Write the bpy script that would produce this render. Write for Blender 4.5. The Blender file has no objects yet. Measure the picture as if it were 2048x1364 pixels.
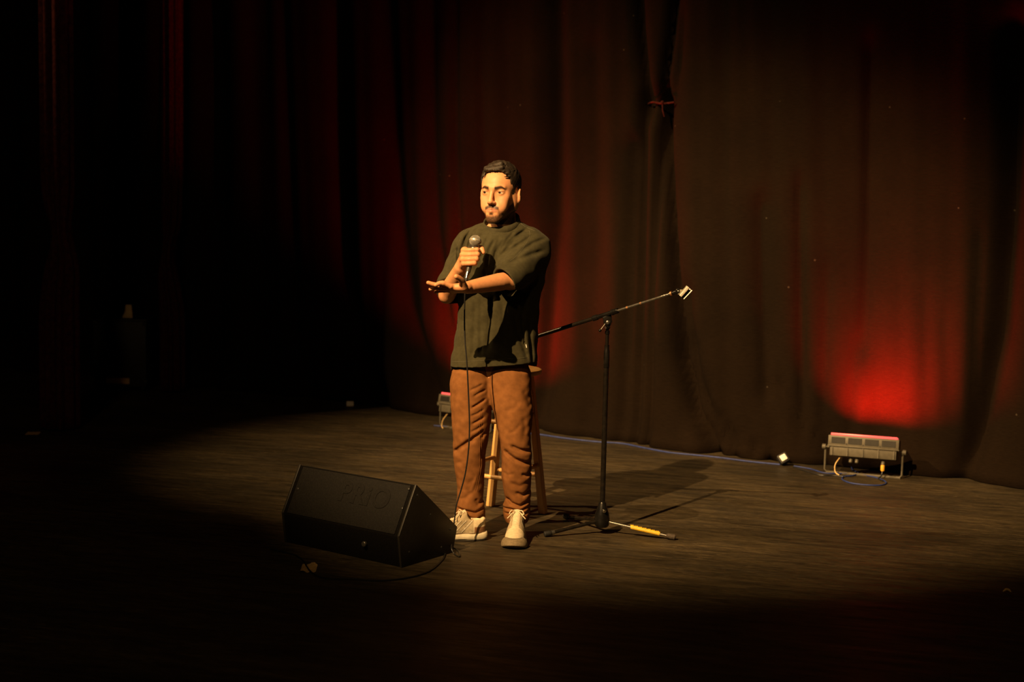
import bpy, bmesh, math, random
import numpy as np
from mathutils import Vector, Matrix
random.seed(4)
R = math.radians
scn = bpy.context.scene
COL = scn.collection
# ------------------------------------------------------------------ camera
FPX = 2845.0
CAMH = 1.57
cam_d = bpy.data.cameras.new('camera'); cam = bpy.data.objects.new('camera', cam_d); COL.objects.link(cam)
cam_d.sensor_width = 36.0; cam_d.lens = FPX * 36.0 / 2048.0
PITCH = math.atan(282 / FPX); ROLL = R(1.2)
CM = (Matrix.Translation((0, 0, CAMH)) @ Matrix.Rotation(math.pi / 2 - PITCH, 4, 'X') @ Matrix.Rotation(ROLL, 4, 'Z'))
cam.matrix_world = CM
cam_d.clip_end = 100
cam_d.dof.use_dof = True; cam_d.dof.focus_distance = 6.45; cam_d.dof.aperture_fstop = 2.2
scn.camera = cam
# ------------------------------------------------------------------ world, exposure
w = bpy.data.worlds.new('world'); scn.world = w; w.use_nodes = True
w.node_tree.nodes['Background'].inputs[0].default_value = (0.02, 0.012, 0.006, 1)
w.node_tree.nodes['Background'].inputs[1].default_value = 0.02
scn.view_settings.view_transform = 'Standard'; scn.view_settings.look = 'None'
scn.view_settings.gamma = 1.0; scn.view_settings.use_curve_mapping = False
scn.view_settings.exposure = 0.0
# ------------------------------------------------------------------ lights
def spot(name, loc, target, power, color, size_deg, blend, radius=0.06):
    d = bpy.data.lights.new(name, 'SPOT'); o = bpy.data.objects.new(name, d); COL.objects.link(o)
    d.energy = power; d.color = color; d.spot_size = R(size_deg); d.spot_blend = blend; d.shadow_soft_size = radius
    o.location = loc
    o.rotation_euler = (Vector(target) - Vector(loc)).to_track_quat('-Z', 'Y').to_euler()
    return o
WARM = (1.0, 0.605, 0.25)
# key spotlight on the front bar, left of the man
spot('key_spot', (-3.75, 0.6, 6.9), (1.15, 8.05, 0.35), 8900, WARM, 26, 0.8, 0.035)
# side spotlight from the left wing, raking the stage behind him
spot('side_spot', (-6.9, 6.3, 7.0), (0.35, 8.65, 0.75), 5600, WARM, 31.5, 0.95, 0.05)
# faint fill spot added over the whole stage to lift the dark far left
spot('stage_fill', (-1.5, -3.0, 6.5), (-1.0, 9.5, 0.5), 240, WARM, 70, 1.0, 0.4)

# unseen dim red spot, added to give the side drapes a red edge
spot('red_edge_fill', (-2.2, 10.5, 4.9), (-2.93, 9.33, 3.1), 14, (1.0, 0.02, 0.01), 40, 1.0, 0.1)

# ------------------------------------------------------------------ picture -> place
C3 = CM.to_3x3(); CO = Vector((0, 0, CAMH))
def ray(px, py):
    return C3 @ Vector(((px - 1024) / FPX, -(py - 682) / FPX, -1.0))
def W(px, py, Y):
    r = ray(px, py); return CO + r * (Y / r.y)
def F(px, py, z=0.0):
    r = ray(px, py); return CO + r * ((z - CAMH) / r.z)
CMI = CM.inverted()
def proj(v):
    q = CMI @ Vector(v); return (1024 + q.x / -q.z * FPX, 682 - q.y / -q.z * FPX)

# ------------------------------------------------------------------ materials
def mat(name, col, rough=0.6, metal=0.0, var=0.12, scale=30.0, bump=0.0, bscale=None, spec=0.5, stretch=None, sheen=0.0, col2=None, attr=None, emit=None, estr=1.0):
    m = bpy.data.materials.new(name); m.use_nodes = True
    nt = m.node_tree; b = nt.nodes['Principled BSDF']
    b.inputs['Roughness'].default_value = rough; b.inputs['Metallic'].default_value = metal
    b.inputs['Specular IOR Level'].default_value = spec
    if sheen: b.inputs['Sheen Weight'].default_value = sheen
    tc = nt.nodes.new('ShaderNodeTexCoord'); vec = tc.outputs['Object']
    if stretch:
        mp = nt.nodes.new('ShaderNodeMapping'); mp.inputs['Scale'].default_value = stretch[0]
        mp.inputs['Rotation'].default_value = stretch[1]
        mp.vector_type = 'TEXTURE' if False else 'POINT'
        nt.links.new(vec, mp.inputs['Vector']); vec = mp.outputs['Vector']
    nz = nt.nodes.new('ShaderNodeTexNoise'); nz.inputs['Scale'].default_value = scale; nz.inputs['Detail'].default_value = 5
    nt.links.new(vec, nz.inputs['Vector'])
    c = Vector(col); c2 = Vector(col2) if col2 else c * (1 + var * 2)
    c1 = c * (1 - var * 2) if not col2 else c
    rp = nt.nodes.new('ShaderNodeValToRGB')
    rp.color_ramp.elements[0].position = 0.35; rp.color_ramp.elements[0].color = (*[max(0, v) for v in c1], 1)
    rp.color_ramp.elements[1].position = 0.68; rp.color_ramp.elements[1].color = (*c2, 1)
    nt.links.new(nz.outputs['Fac'], rp.inputs['Fac'])
    out = rp.outputs['Color']
    if attr:
        at = nt.nodes.new('ShaderNodeAttribute'); at.attribute_name = attr
        mx = nt.nodes.new('ShaderNodeMix'); mx.data_type = 'RGBA'; mx.blend_type = 'MULTIPLY'; mx.inputs['Factor'].default_value = 1
        nt.links.new(out, mx.inputs['A']); nt.links.new(at.outputs['Color'], mx.inputs['B']); out = mx.outputs['Result']
    nt.links.new(out, b.inputs['Base Color'])
    if bump:
        n2 = nt.nodes.new('ShaderNodeTexNoise'); n2.inputs['Scale'].default_value = bscale or scale * 4; n2.inputs['Detail'].default_value = 4
        nt.links.new(vec, n2.inputs['Vector'])
        bp = nt.nodes.new('ShaderNodeBump'); bp.inputs['Strength'].default_value = bump; bp.inputs['Distance'].default_value = 0.004
        nt.links.new(n2.outputs['Fac'], bp.inputs['Height']); nt.links.new(bp.outputs['Normal'], b.inputs['Normal'])
    if emit:
        b.inputs['Emission Color'].default_value = (*emit, 1); b.inputs['Emission Strength'].default_value = estr
    return m
M = {}
M['skin'] = mat('skin', (1, 1, 1), 0.48, var=0.03, scale=60, bump=0.12, bscale=500, attr='Col', spec=0.4)
M['hair'] = mat('hair', (0.012, 0.008, 0.005), 0.60, col2=(0.024, 0.015, 0.008), var=0.35, scale=60, bump=0.3, bscale=320, spec=0.4, stretch=((1, .35, 1), (0, 0, .6)))
M['shirt'] = mat('shirt_cotton', (0.044, 0.040, 0.0205), 0.9, var=0.06, scale=60, bump=0.25, bscale=700, spec=0.1, sheen=0.03)
M['collar'] = mat('collar_rib', (0.040, 0.036, 0.019), 0.9, var=0.06, scale=60, bump=0.3, bscale=500, spec=0.15)
M['thread'] = mat('thread', (0.10, 0.092, 0.06), 0.8, var=0.1)
M['trousers'] = mat('trouser_canvas', (0.188, 0.078, 0.025), 0.88, var=0.07, scale=35, bump=0.18, bscale=520, spec=0.1, sheen=0.0)
M['shoe'] = mat('shoe_upper', (1, 1, 1), 0.75, var=0.05, scale=90, bump=0.25, bscale=500, attr='Col', spec=0.25)
M['cream'] = mat('cream_rubber', (0.62, 0.56, 0.42), 0.6, var=0.06, scale=50)
M['taupe'] = mat('taupe_suede', (0.20, 0.155, 0.09), 0.85, var=0.1, scale=90)
M['outsole'] = mat('outsole_rubber', (0.03, 0.025, 0.02), 0.7, var=0.1)
M['lace'] = mat('lace_cord', (0.72, 0.62, 0.45), 0.8, var=0.08, scale=300)
M['chrome'] = mat('chrome_metal', (0.55, 0.55, 0.52), 0.28, 1.0, var=0.05, scale=80)
M['grille'] = mat('steel_mesh', (0.40, 0.38, 0.33), 0.35, 0.35, var=0.05, scale=80)
M['mesh_dark'] = mat('dark_mesh', (0.14, 0.135, 0.12), 0.6, 0.6, var=0.05)
M['handle'] = mat('dark_grey_enamel', (0.028, 0.028, 0.026), 0.45, 0.2, var=0.08, scale=60)
M['steel'] = mat('brushed_steel', (0.62, 0.6, 0.55), 0.22, 1.0, var=0.04, scale=120)
M['black_metal'] = mat('black_enamel', (0.0065, 0.006, 0.0055), 0.27, 0.0, var=0.2, scale=25, spec=0.4, bump=0.05)
M['worn_metal'] = mat('worn_black_tube', (0.007, 0.006, 0.005), 0.3, 0.15, scale=40, col2=(0.014, 0.011, 0.008), spec=0.35)
M['satin'] = mat('satin_tube', (0.30, 0.29, 0.27), 0.3, 0.9, var=0.1, scale=60)
M['rubber'] = mat('black_rubber', (0.012, 0.012, 0.012), 0.6, var=0.2)
M['rubber_worn'] = mat('dusty_rubber', (0.05, 0.037, 0.025), 0.8, var=0.2, scale=90)
M['yellow'] = mat('yellow_tape', (0.72, 0.47, 0.03), 0.5, var=0.06, scale=90, bump=0.2)
M['copper'] = mat('worn_brass', (0.5, 0.25, 0.12), 0.4, 0.8, var=0.1)
M['clip'] = mat('clip_plastic', (0.26, 0.235, 0.18), 0.22, var=0.05, spec=0.9)
M['cable'] = mat('black_cable', (0.012, 0.012, 0.012), 0.42, var=0.1, spec=0.5)
M['blue'] = mat('blue_cable', (0.011, 0.030, 0.17), 0.6, var=0.1)
M['pine'] = mat('varnished_pine', (0.56, 0.30, 0.10), 0.38, scale=6, col2=(0.72, 0.43, 0.17), stretch=((6, 6, 0.7), (0, 0, 0)), spec=0.5)
M['wedge'] = mat('speaker_paint', (0.0085, 0.0075, 0.006), 0.72, var=0.15, scale=120, bump=0.6, bscale=420, spec=0.3)
M['wedge_shaded'] = mat('speaker_paint_shaded', (0.0035, 0.003, 0.0025), 0.8, var=0.15, scale=120, bump=0.6, bscale=420, spec=0.12)  # same paint, darkened to put shade on the cabinet's lower front
M['wedge_edge'] = mat('speaker_edge', (0.016, 0.014, 0.010), 0.5, var=0.1, scale=80)
M['fixture'] = mat('grey_fixture_metal', (0.105, 0.095, 0.07), 0.55, 0.1, var=0.06, scale=40, spec=0.4)
M['fixture_dark'] = mat('dark_vent', (0.02, 0.018, 0.014), 0.6, var=0.1)
M['lens'] = mat('red_lit_lens', (0.5, 0.05, 0.04), 0.3, var=0.02, emit=(1.0, 0.11, 0.10), estr=1.1)
M['orange'] = mat('orange_connector', (0.85, 0.42, 0.04), 0.5, var=0.05)
M['white'] = mat('white_plastic', (0.93, 0.90, 0.84), 0.5, var=0.03)
M['tan'] = mat('tan_tape', (0.62, 0.42, 0.17), 0.7, var=0.12, scale=120)
M['paper'] = mat('cream_paper', (0.6, 0.45, 0.25), 0.8, var=0.05)
M['case'] = mat('case_laminate', (0.006, 0.006, 0.006), 0.6, var=0.2)
M['velvet'] = mat('wing_velvet', (0.05, 0.012, 0.010), 0.95, var=0.2, scale=40, spec=0.05)
M['wall'] = mat('black_wall', (0.006, 0.005, 0.004), 0.95, var=0.2, scale=3, spec=0.05)
M['tag'] = mat('white_tag', (0.7, 0.7, 0.66), 0.7, var=0.03)
M['sclera'] = mat('eye', (1, 1, 1), 0.12, var=0.01, attr='Col', spec=0.6)

# curtain cloth: black serge, thin wool weave with lint
def curtain_mat():
    m = bpy.data.materials.new('curtain_serge'); m.use_nodes = True; nt = m.node_tree; b = nt.nodes['Principled BSDF']
    b.inputs['Roughness'].default_value = 0.95; b.inputs['Specular IOR Level'].default_value = 0.05
    tc = nt.nodes.new('ShaderNodeTexCoord')
    n = nt.nodes.new('ShaderNodeTexNoise'); n.inputs['Scale'].default_value = 2.2; n.inputs['Detail'].default_value = 6
    nt.links.new(tc.outputs['Object'], n.inputs['Vector'])
    r = nt.nodes.new('ShaderNodeValToRGB'); r.color_ramp.elements[0].position = .3; r.color_ramp.elements[1].position = .7
    r.color_ramp.elements[0].color = (.0078, .0048, .0028, 1); r.color_ramp.elements[1].color = (.0112, .0066, .0036, 1)
    nt.links.new(n.outputs['Fac'], r.inputs['Fac'])
    mp = nt.nodes.new('ShaderNodeMapping'); mp.inputs['Scale'].default_value = (30, 30, 330)
    nt.links.new(tc.outputs['Object'], mp.inputs['Vector'])
    wv = nt.nodes.new('ShaderNodeTexNoise'); wv.inputs['Scale'].default_value = 1; wv.inputs['Detail'].default_value = 3
    nt.links.new(mp.outputs['Vector'], wv.inputs['Vector'])
    wr = nt.nodes.new('ShaderNodeValToRGB'); wr.color_ramp.elements[0].position = .3; wr.color_ramp.elements[1].position = .7
    wr.color_ramp.elements[0].color = (.78, .78, .78, 1); wr.color_ramp.elements[1].color = (1.15, 1.15, 1.15, 1)
    nt.links.new(wv.outputs['Fac'], wr.inputs['Fac'])
    mx = nt.nodes.new('ShaderNodeMix'); mx.data_type = 'RGBA'; mx.blend_type = 'MULTIPLY'; mx.inputs['Factor'].default_value = 1
    nt.links.new(r.outputs['Color'], mx.inputs['A']); nt.links.new(wr.outputs['Color'], mx.inputs['B'])
    # specks of lint
    vo = nt.nodes.new('ShaderNodeTexVoronoi'); vo.inputs['Scale'].default_value = 5.0
    nt.links.new(tc.outputs['Object'], vo.inputs['Vector'])
    lt = nt.nodes.new('ShaderNodeMath'); lt.operation = 'LESS_THAN'; lt.inputs[1].default_value = 0.028
    nt.links.new(vo.outputs['Distance'], lt.inputs[0])
    m2 = nt.nodes.new('ShaderNodeMix'); m2.data_type = 'RGBA'; nt.links.new(lt.outputs[0], m2.inputs['Factor'])
    nt.links.new(mx.outputs['Result'], m2.inputs['A']); m2.inputs['B'].default_value = (.045, .035, .025, 1)
    nt.links.new(m2.outputs['Result'], b.inputs['Base Color'])
    bp = nt.nodes.new('ShaderNodeBump'); bp.inputs['Strength'].default_value = .35; bp.inputs['Distance'].default_value = .004
    nt.links.new(wv.outputs['Fac'], bp.inputs['Height']); nt.links.new(bp.outputs['Normal'], b.inputs['Normal'])
    return m
M['curtain'] = curtain_mat()

FDIR = (F(2040, 1005) - F(1400, 958)); FANG = math.atan2(FDIR.y, FDIR.x)
def floor_mat():
    m = bpy.data.materials.new('stage_floor_paint'); m.use_nodes = True; nt = m.node_tree; b = nt.nodes['Principled BSDF']
    tc = nt.nodes.new('ShaderNodeTexCoord')
    rot = nt.nodes.new('ShaderNodeMapping'); rot.inputs['Rotation'].default_value = (0, 0, -FANG)
    nt.links.new(tc.outputs['Object'], rot.inputs['Vector'])
    def noise(sx, sy, scale, detail=5, dist=0.0, rough=.55):
        mp = nt.nodes.new('ShaderNodeMapping'); mp.inputs['Scale'].default_value = (sx, sy, 1)
        nt.links.new(rot.outputs['Vector'], mp.inputs['Vector'])
        n = nt.nodes.new('ShaderNodeTexNoise'); n.inputs['Scale'].default_value = scale; n.inputs['Detail'].default_value = detail
        n.inputs['Distortion'].default_value = dist; n.inputs['Roughness'].default_value = rough
        nt.links.new(mp.outputs['Vector'], n.inputs['Vector']); return n.outputs['Fac']
    def ramp(fac, p0, c0, p1, c1):
        r = nt.nodes.new('ShaderNodeValToRGB'); r.color_ramp.elements[0].position = p0; r.color_ramp.elements[1].position = p1
        r.color_ramp.elements[0].color = (*c0, 1); r.color_ramp.elements[1].color = (*c1, 1)
        nt.links.new(fac, r.inputs['Fac']); return r.outputs['Color']
    def mix(kind, a, bb, fac=1.0):
        x = nt.nodes.new('ShaderNodeMix'); x.data_type = 'RGBA'; x.blend_type = kind
        if isinstance(fac, float): x.inputs['Factor'].default_value = fac
        else: nt.links.new(fac, x.inputs['Factor'])
        for s, v in (('A', a), ('B', bb)):
            if isinstance(v, tuple): x.inputs[s].default_value = (*v, 1)
            else: nt.links.new(v, x.inputs[s])
        return x.outputs['Result']
    blot = ramp(noise(.8, 1.6, 1.3, 6), .32, (.021, .0165, .0092), .68, (.052, .040, .0220))
    streak = ramp(noise(2.2, 13, 1.5, 10, .6, .68), .36, (.50, .50, .50), .66, (1.5, 1.46, 1.36))
    c = mix('MULTIPLY', blot, streak)
    fine = ramp(noise(10, 44, 2.0, 8, .5, .7), .38, (.62, .62, .62), .64, (1.4, 1.38, 1.32))
    c = mix('MULTIPLY', c, fine)
    mask = ramp(noise(.9, 1.2, 1.6, 3), .46, (0, 0, 0), .62, (1, 1, 1))
    scr = ramp(noise(2.6, 45, 2.4, 10, .3, .78), .57, (0, 0, 0), .64, (1, 1, 1))
    sm = nt.nodes.new('ShaderNodeMath'); sm.operation = 'MULTIPLY'; nt.links.new(mask, sm.inputs[0]); nt.links.new(scr, sm.inputs[1])
    c = mix('MIX', c, (.19, .14, .075), sm.outputs[0])
    speck = ramp(noise(26, 60, 3.0, 2), .74, (0, 0, 0), .76, (1, 1, 1))
    c = mix('MIX', c, (.22, .17, .10), speck)
    nt.links.new(c, b.inputs['Base Color'])
    b.inputs['Specular IOR Level'].default_value = 0.35
    rr = ramp(noise(1.4, 10, 2, 5), .3, (.45, .45, .45), .7, (.7, .7, .7)); nt.links.new(rr, b.inputs['Roughness'])
    bp = nt.nodes.new('ShaderNodeBump'); bp.inputs['Strength'].default_value = .5; bp.inputs['Distance'].default_value = .004
    nt.links.new(noise(3, 40, 2.0, 6), bp.inputs['Height']); nt.links.new(bp.outputs['Normal'], b.inputs['Normal'])
    return m
M['floor'] = floor_mat()

# ------------------------------------------------------------------ object helpers
def new_mesh(name, V, Fc, m, smooth=True, root=None, parent=None, colors=None, local=False):
    me = bpy.data.meshes.new(name)
    V = np.asarray(V, dtype=np.float32)
    if root is not None and not local:
        V = V - np.array(root.location, dtype=np.float32)
    if isinstance(Fc, np.ndarray):
        n, k = Fc.shape
        me.vertices.add(len(V)); me.vertices.foreach_set('co', V.ravel())
        me.loops.add(n * k); me.loops.foreach_set('vertex_index', Fc.astype(np.int32).ravel())
        me.polygons.add(n); me.polygons.foreach_set('loop_start', np.arange(0, n * k, k, dtype=np.int32))
        me.update(calc_edges=True); me.validate()
    else:
        me.from_pydata([tuple(map(float, v)) for v in V], [], Fc)
    me.polygons.foreach_set('use_smooth', [smooth] * len(me.polygons))
    if colors is not None:
        a = me.color_attributes.new('Col', 'FLOAT_COLOR', 'POINT')
        cc = np.ones((len(me.vertices), 4), dtype=np.float32); cc[:, :3] = colors
        a.data.foreach_set('color', cc.ravel())
    if m is not None: me.materials.append(m)
    o = bpy.data.objects.new(name, me); COL.objects.link(o)
    if parent is not None: o.parent = parent
    return o
def tag(o, label=None, cat=None, group=None, kind=None):
    if label: o['label'] = label
    if cat: o['category'] = cat
    if group: o['group'] = group
    if kind: o['kind'] = kind
    return o
def empty(name, loc, label, cat, rz=0.0, group=None):
    o = bpy.data.objects.new(name, None); COL.objects.link(o); o.location = loc; o.rotation_euler = (0, 0, rz)
    o.empty_display_size = .1
    return tag(o, label, cat, group)
class MB:
    def __init__(s): s.V = []; s.F = []
    def add(s, V, Fc):
        o = len(s.V); s.V += [Vector(v) for v in V]; s.F += [tuple(i + o for i in f) for f in Fc]; return s
    def bm(s, bm, mtx=None):
        bm.verts.ensure_lookup_table(); bm.verts.index_update()
        s.add([(mtx @ v.co) if mtx else v.co.copy() for v in bm.verts], [[v.index for v in f.verts] for f in bm.faces]); bm.free(); return s
    def box(s, size, mtx=None, bev=0.0, seg=2):
        b = bmesh.new(); bmesh.ops.create_cube(b, size=1.0)
        for v in b.verts: v.co = Vector((v.co.x * size[0], v.co.y * size[1], v.co.z * size[2]))
        if bev: bmesh.ops.bevel(b, geom=list(b.edges), offset=bev, segments=seg, affect='EDGES', profile=.5)
        return s.bm(b, mtx)
    def prism(s, prof, depth_vec, mtx=None, bev=0.0):
        b = bmesh.new(); vs = [b.verts.new(p) for p in prof]; f = b.faces.new(vs)
        r = bmesh.ops.extrude_face_region(b, geom=[f]); 
        for e in r['geom']:
            if isinstance(e, bmesh.types.BMVert): e.co += Vector(depth_vec)
        bmesh.ops.recalc_face_normals(b, faces=list(b.faces))
        if bev: bmesh.ops.bevel(b, geom=list(b.edges), offset=bev, segments=2, affect='EDGES', profile=.5)
        return s.bm(b, mtx)
    def tube(s, pts, r, n=10, caps=True, smooth_pts=0, closed=False):
        pts = [Vector(p) for p in pts]
        rs = r if isinstance(r, (list, tuple)) else [r] * len(pts)
        if smooth_pts:
            P2 = []; R2 = []
            L = len(pts)
            for i in range(L - 1):
                p0 = pts[max(i - 1, 0)]; p1 = pts[i]; p2 = pts[i + 1]; p3 = pts[min(i + 2, L - 1)]
                for k in range(smooth_pts):
                    t = k / smooth_pts
                    P2.append(0.5 * ((2 * p1) + (p2 - p0) * t + (2 * p0 - 5 * p1 + 4 * p2 - p3) * t * t + (3 * p1 - p0 - 3 * p2 + p3) * t ** 3))
                    R2.append(rs[i] * (1 - t) + rs[i + 1] * t)
            P2.append(pts[-1]); R2.append(rs[-1]); pts, rs = P2, R2
        V = []; Fc = []; up = None; L = len(pts)
        for i, p in enumerate(pts):
            d = (pts[min(i + 1, L - 1)] - pts[max(i - 1, 0)]).normalized()
            if up is None: up = d.orthogonal().normalized()
            up = (up - d * up.dot(d)); up = up.normalized() if up.length > 1e-6 else d.orthogonal().normalized()
            q = d.cross(up)
            for k in range(n):
                a = 2 * math.pi * k / n; V.append(p + (up * math.cos(a) + q * math.sin(a)) * rs[i])
        for i in range(L - 1):
            for k in range(n):
                Fc.append((i * n + k, i * n + (k + 1) % n, (i + 1) * n + (k + 1) % n, (i + 1) * n + k))
        if caps: Fc.append(tuple(range(n))[::-1]); Fc.append(tuple((L - 1) * n + k for k in range(n)))
        return s.add(V, Fc)
    def lathe(s, a, b, prof, n=20):
        a = Vector(a); b = Vector(b); d = (b - a); L = d.length; d = d.normalized(); u = d.orthogonal().normalized(); q = d.cross(u)
        V = []; Fc = []
        for t, r in prof:
            for k in range(n):
                an = 2 * math.pi * k / n; V.append(a + d * t * L + (u * math.cos(an) + q * math.sin(an)) * r)
        m = len(prof)
        for i in range(m - 1):
            for k in range(n): Fc.append((i * n + k, i * n + (k + 1) % n, (i + 1) * n + (k + 1) % n, (i + 1) * n + k))
        Fc.append(tuple(range(n))[::-1]); Fc.append(tuple((m - 1) * n + k for k in range(n)))
        return s.add(V, Fc)
    def ball(s, c, r, n=14):
        b = bmesh.new(); bmesh.ops.create_uvsphere(b, u_segments=n, v_segments=n * 2 // 3, radius=1)
        rr = r if isinstance(r, (tuple, list)) else (r, r, r)
        return s.bm(b, Matrix.Translation(Vector(c)) @ Matrix.Diagonal((*rr, 1)))
    def build(s, name, m, root=None, parent=None, smooth=True, local=False):
        o = new_mesh(name, [tuple(v) for v in s.V], s.F, m, smooth, root, parent if parent is not None else root, local=local)
        if smooth:
            try:
                bm = bmesh.new(); bm.from_mesh(o.data)
                for e in bm.edges:
                    if len(e.link_faces) == 2 and e.calc_face_angle(0) > R(38): e.smooth = False
                bm.to_mesh(o.data); bm.free()
            except Exception: pass
        return o

# ------------------------------------------------------------------ signed distance fields + surface nets
class SDF:
    def __init__(s, xs, ys, zs):
        s.ax = [np.asarray(a, dtype=np.float32) for a in (xs, ys, zs)]
        s.D = np.full([len(a) for a in s.ax], 0.5, dtype=np.float32)
    def sl(s, lo, hi):
        r = []
        for a, l, h in zip(s.ax, lo, hi):
            i0 = max(0, int(np.searchsorted(a, l)) - 1); i1 = min(len(a), int(np.searchsorted(a, h)) + 1)
            if i1 - i0 < 1: return None
            r.append(slice(i0, i1))
        return tuple(r)
    def grid(s, sl):
        x, y, z = (a[q] for a, q in zip(s.ax, sl)); return x[:, None, None], y[None, :, None], z[None, None, :]
    def put(s, sl, d, k, mode):
        if mode == 'add':
            A = s.D[sl]
            if k > 0:
                h = np.clip(0.5 + 0.5 * (d - A) / k, 0, 1); s.D[sl] = d * (1 - h) + A * h - k * h * (1 - h)
            else: s.D[sl] = np.minimum(A, d)
        elif mode == 'sub':
            A = s.D[sl]; d = -d
            if k > 0:
                h = np.clip(0.5 - 0.5 * (d - A) / k, 0, 1); s.D[sl] = d * (1 - h) + A * h + k * h * (1 - h)
            else: s.D[sl] = np.maximum(A, d)
    def fn(s, lo, hi, f, k=0.0, mode='add'):
        sl = s.sl(lo, hi)
        if sl is None: return
        X, Y, Z = s.grid(sl); s.put(sl, f(X, Y, Z).astype(np.float32), k, mode)
    def cap(s, a, b, ra, rb, k=0.01, mode='add'):
        a = np.array(a, dtype=np.float32); b = np.array(b, dtype=np.float32); r = max(ra, rb) + max(k, .004) * 1.6 + .006
        ab = b - a; L2 = float(ab @ ab) + 1e-9
        def f(X, Y, Z):
            t = np.clip(((X - a[0]) * ab[0] + (Y - a[1]) * ab[1] + (Z - a[2]) * ab[2]) / L2, 0, 1)
            return np.sqrt((X - a[0] - t * ab[0]) ** 2 + (Y - a[1] - t * ab[1]) ** 2 + (Z - a[2] - t * ab[2]) ** 2) - (ra + (rb - ra) * t)
        s.fn(np.minimum(a, b) - r, np.maximum(a, b) + r, f, k, mode)
    def chain(s, pts, rs, k=0.01, mode='add'):
        P = [np.array(p, dtype=np.float32) for p in pts]; rs = list(rs)
        if len(P) > 2:
            Q = []; q = []; L = len(P)
            for i in range(L - 1):
                a, b, c, d = P[max(i - 1, 0)], P[i], P[i + 1], P[min(i + 2, L - 1)]
                for j in range(4):
                    t = j / 4.0; Q.append(.5 * (2 * b + (c - a) * t + (2 * a - 5 * b + 4 * c - d) * t * t + (3 * b - a - 3 * c + d) * t ** 3)); q.append(rs[i] * (1 - t) + rs[i + 1] * t)
            Q.append(P[-1]); q.append(rs[-1]); P, rs = Q, q
        m = max(rs) + max(k, .004) * 1.6 + .006; A = np.stack(P)
        def f(X, Y, Z):
            D = None
            for i in range(len(P) - 1):
                a, b = P[i], P[i + 1]; ab = b - a; L2 = float(ab @ ab) + 1e-9
                t = np.clip(((X - a[0]) * ab[0] + (Y - a[1]) * ab[1] + (Z - a[2]) * ab[2]) / L2, 0, 1)
                d = np.sqrt((X - a[0] - t * ab[0]) ** 2 + (Y - a[1] - t * ab[1]) ** 2 + (Z - a[2] - t * ab[2]) ** 2) - (rs[i] + (rs[i + 1] - rs[i]) * t)
                D = d if D is None else np.minimum(D, d)
            return D
        s.fn(A.min(0) - m, A.max(0) + m, f, k, mode)
    def ell(s, c, r, k=0.01, mode='add', rot=None):
        c = np.array(c, dtype=np.float32); r = np.array(r, dtype=np.float32); m = float(r.max()) + max(k, .004) * 1.6 + .006
        Rm = np.eye(3) if rot is None else np.array(rot.transposed())
        def f(X, Y, Z):
            x, y, z = X - c[0], Y - c[1], Z - c[2]
            u = Rm[0, 0] * x + Rm[0, 1] * y + Rm[0, 2] * z; v = Rm[1, 0] * x + Rm[1, 1] * y + Rm[1, 2] * z; q = Rm[2, 0] * x + Rm[2, 1] * y + Rm[2, 2] * z
            k0 = np.sqrt((u / r[0]) ** 2 + (v / r[1]) ** 2 + (q / r[2]) ** 2); k1 = np.sqrt((u / r[0] ** 2) ** 2 + (v / r[1] ** 2) ** 2 + (q / r[2] ** 2) ** 2)
            return k0 * (k0 - 1) / np.maximum(k1, 1e-6)
        s.fn(c - m, c + m, f, k, mode)
    def loft(s, secs, k=0.01, mode='add', p=2.2, zcap=0.0):
        # secs: list of (z, cx, cy, rx, ry), z increasing
        A = np.array(sorted(secs), dtype=np.float32); z0, z1 = A[0, 0], A[-1, 0]; m = 0.03 + k * 1.6
        lo = (float((A[:, 1] - A[:, 3]).min()) - m, float((A[:, 2] - A[:, 4]).min()) - m, z0 - m); hi = (float((A[:, 1] + A[:, 3]).max()) + m, float((A[:, 2] + A[:, 4]).max()) + m, z1 + m)
        def f(X, Y, Z):
            zz = Z.ravel(); c = [np.interp(zz, A[:, 0], A[:, i])[None, None, :].astype(np.float32) for i in (1, 2, 3, 4)]
            u = np.abs(X - c[0]) / c[2]; v = np.abs(Y - c[1]) / c[3]
            rr = (u ** p + v ** p) ** (1 / p); d = (rr - 1) * np.minimum(c[2], c[3])
            dz = np.maximum(z0 - Z, Z - z1)
            return np.maximum(d, dz)
        s.fn(lo, hi, f, k, mode)
    def fold(s, pts, amp, wd, ymid, side=-1, soft=0.02):
        # a crease along an (x,z) polyline on the front (side=-1) or back of the cloth
        P = [(float(p[0]), float(p[2])) for p in pts]; m = wd * 2.6
        xs = [p[0] for p in P]; zs = [p[1] for p in P]
        sl = s.sl((min(xs) - m, -99, min(zs) - m), (max(xs) + m, 99, max(zs) + m))
        if sl is None: return
        X, Y, Z = s.grid(sl); X2 = X[:, 0, 0][:, None]; Z2 = Z[0, 0][None, :]
        d = np.full((X2.shape[0], Z2.shape[1]), 9.0); T = np.zeros_like(d); n = len(P) - 1
        for i in range(n):
            (ax, az), (bx, bz) = P[i], P[i + 1]; L = (bx - ax) ** 2 + (bz - az) ** 2 + 1e-9
            t = np.clip(((X2 - ax) * (bx - ax) + (Z2 - az) * (bz - az)) / L, 0, 1)
            dd = np.sqrt((X2 - ax - t * (bx - ax)) ** 2 + (Z2 - az - t * (bz - az)) ** 2); q = dd < d
            d = np.where(q, dd, d); T = np.where(q, (i + t) / n, T)
        taper = np.clip(np.minimum(T, 1 - T) * 5 + .15, 0, 1)
        g = (amp * taper * np.exp(-(d / wd) ** 2)).astype(np.float32)[:, None, :]
        mk = 1 / (1 + np.exp(np.clip(-side * (Y - ymid) / soft, -30, 30)))
        s.D[sl] += (g * mk).astype(np.float32)
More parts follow.
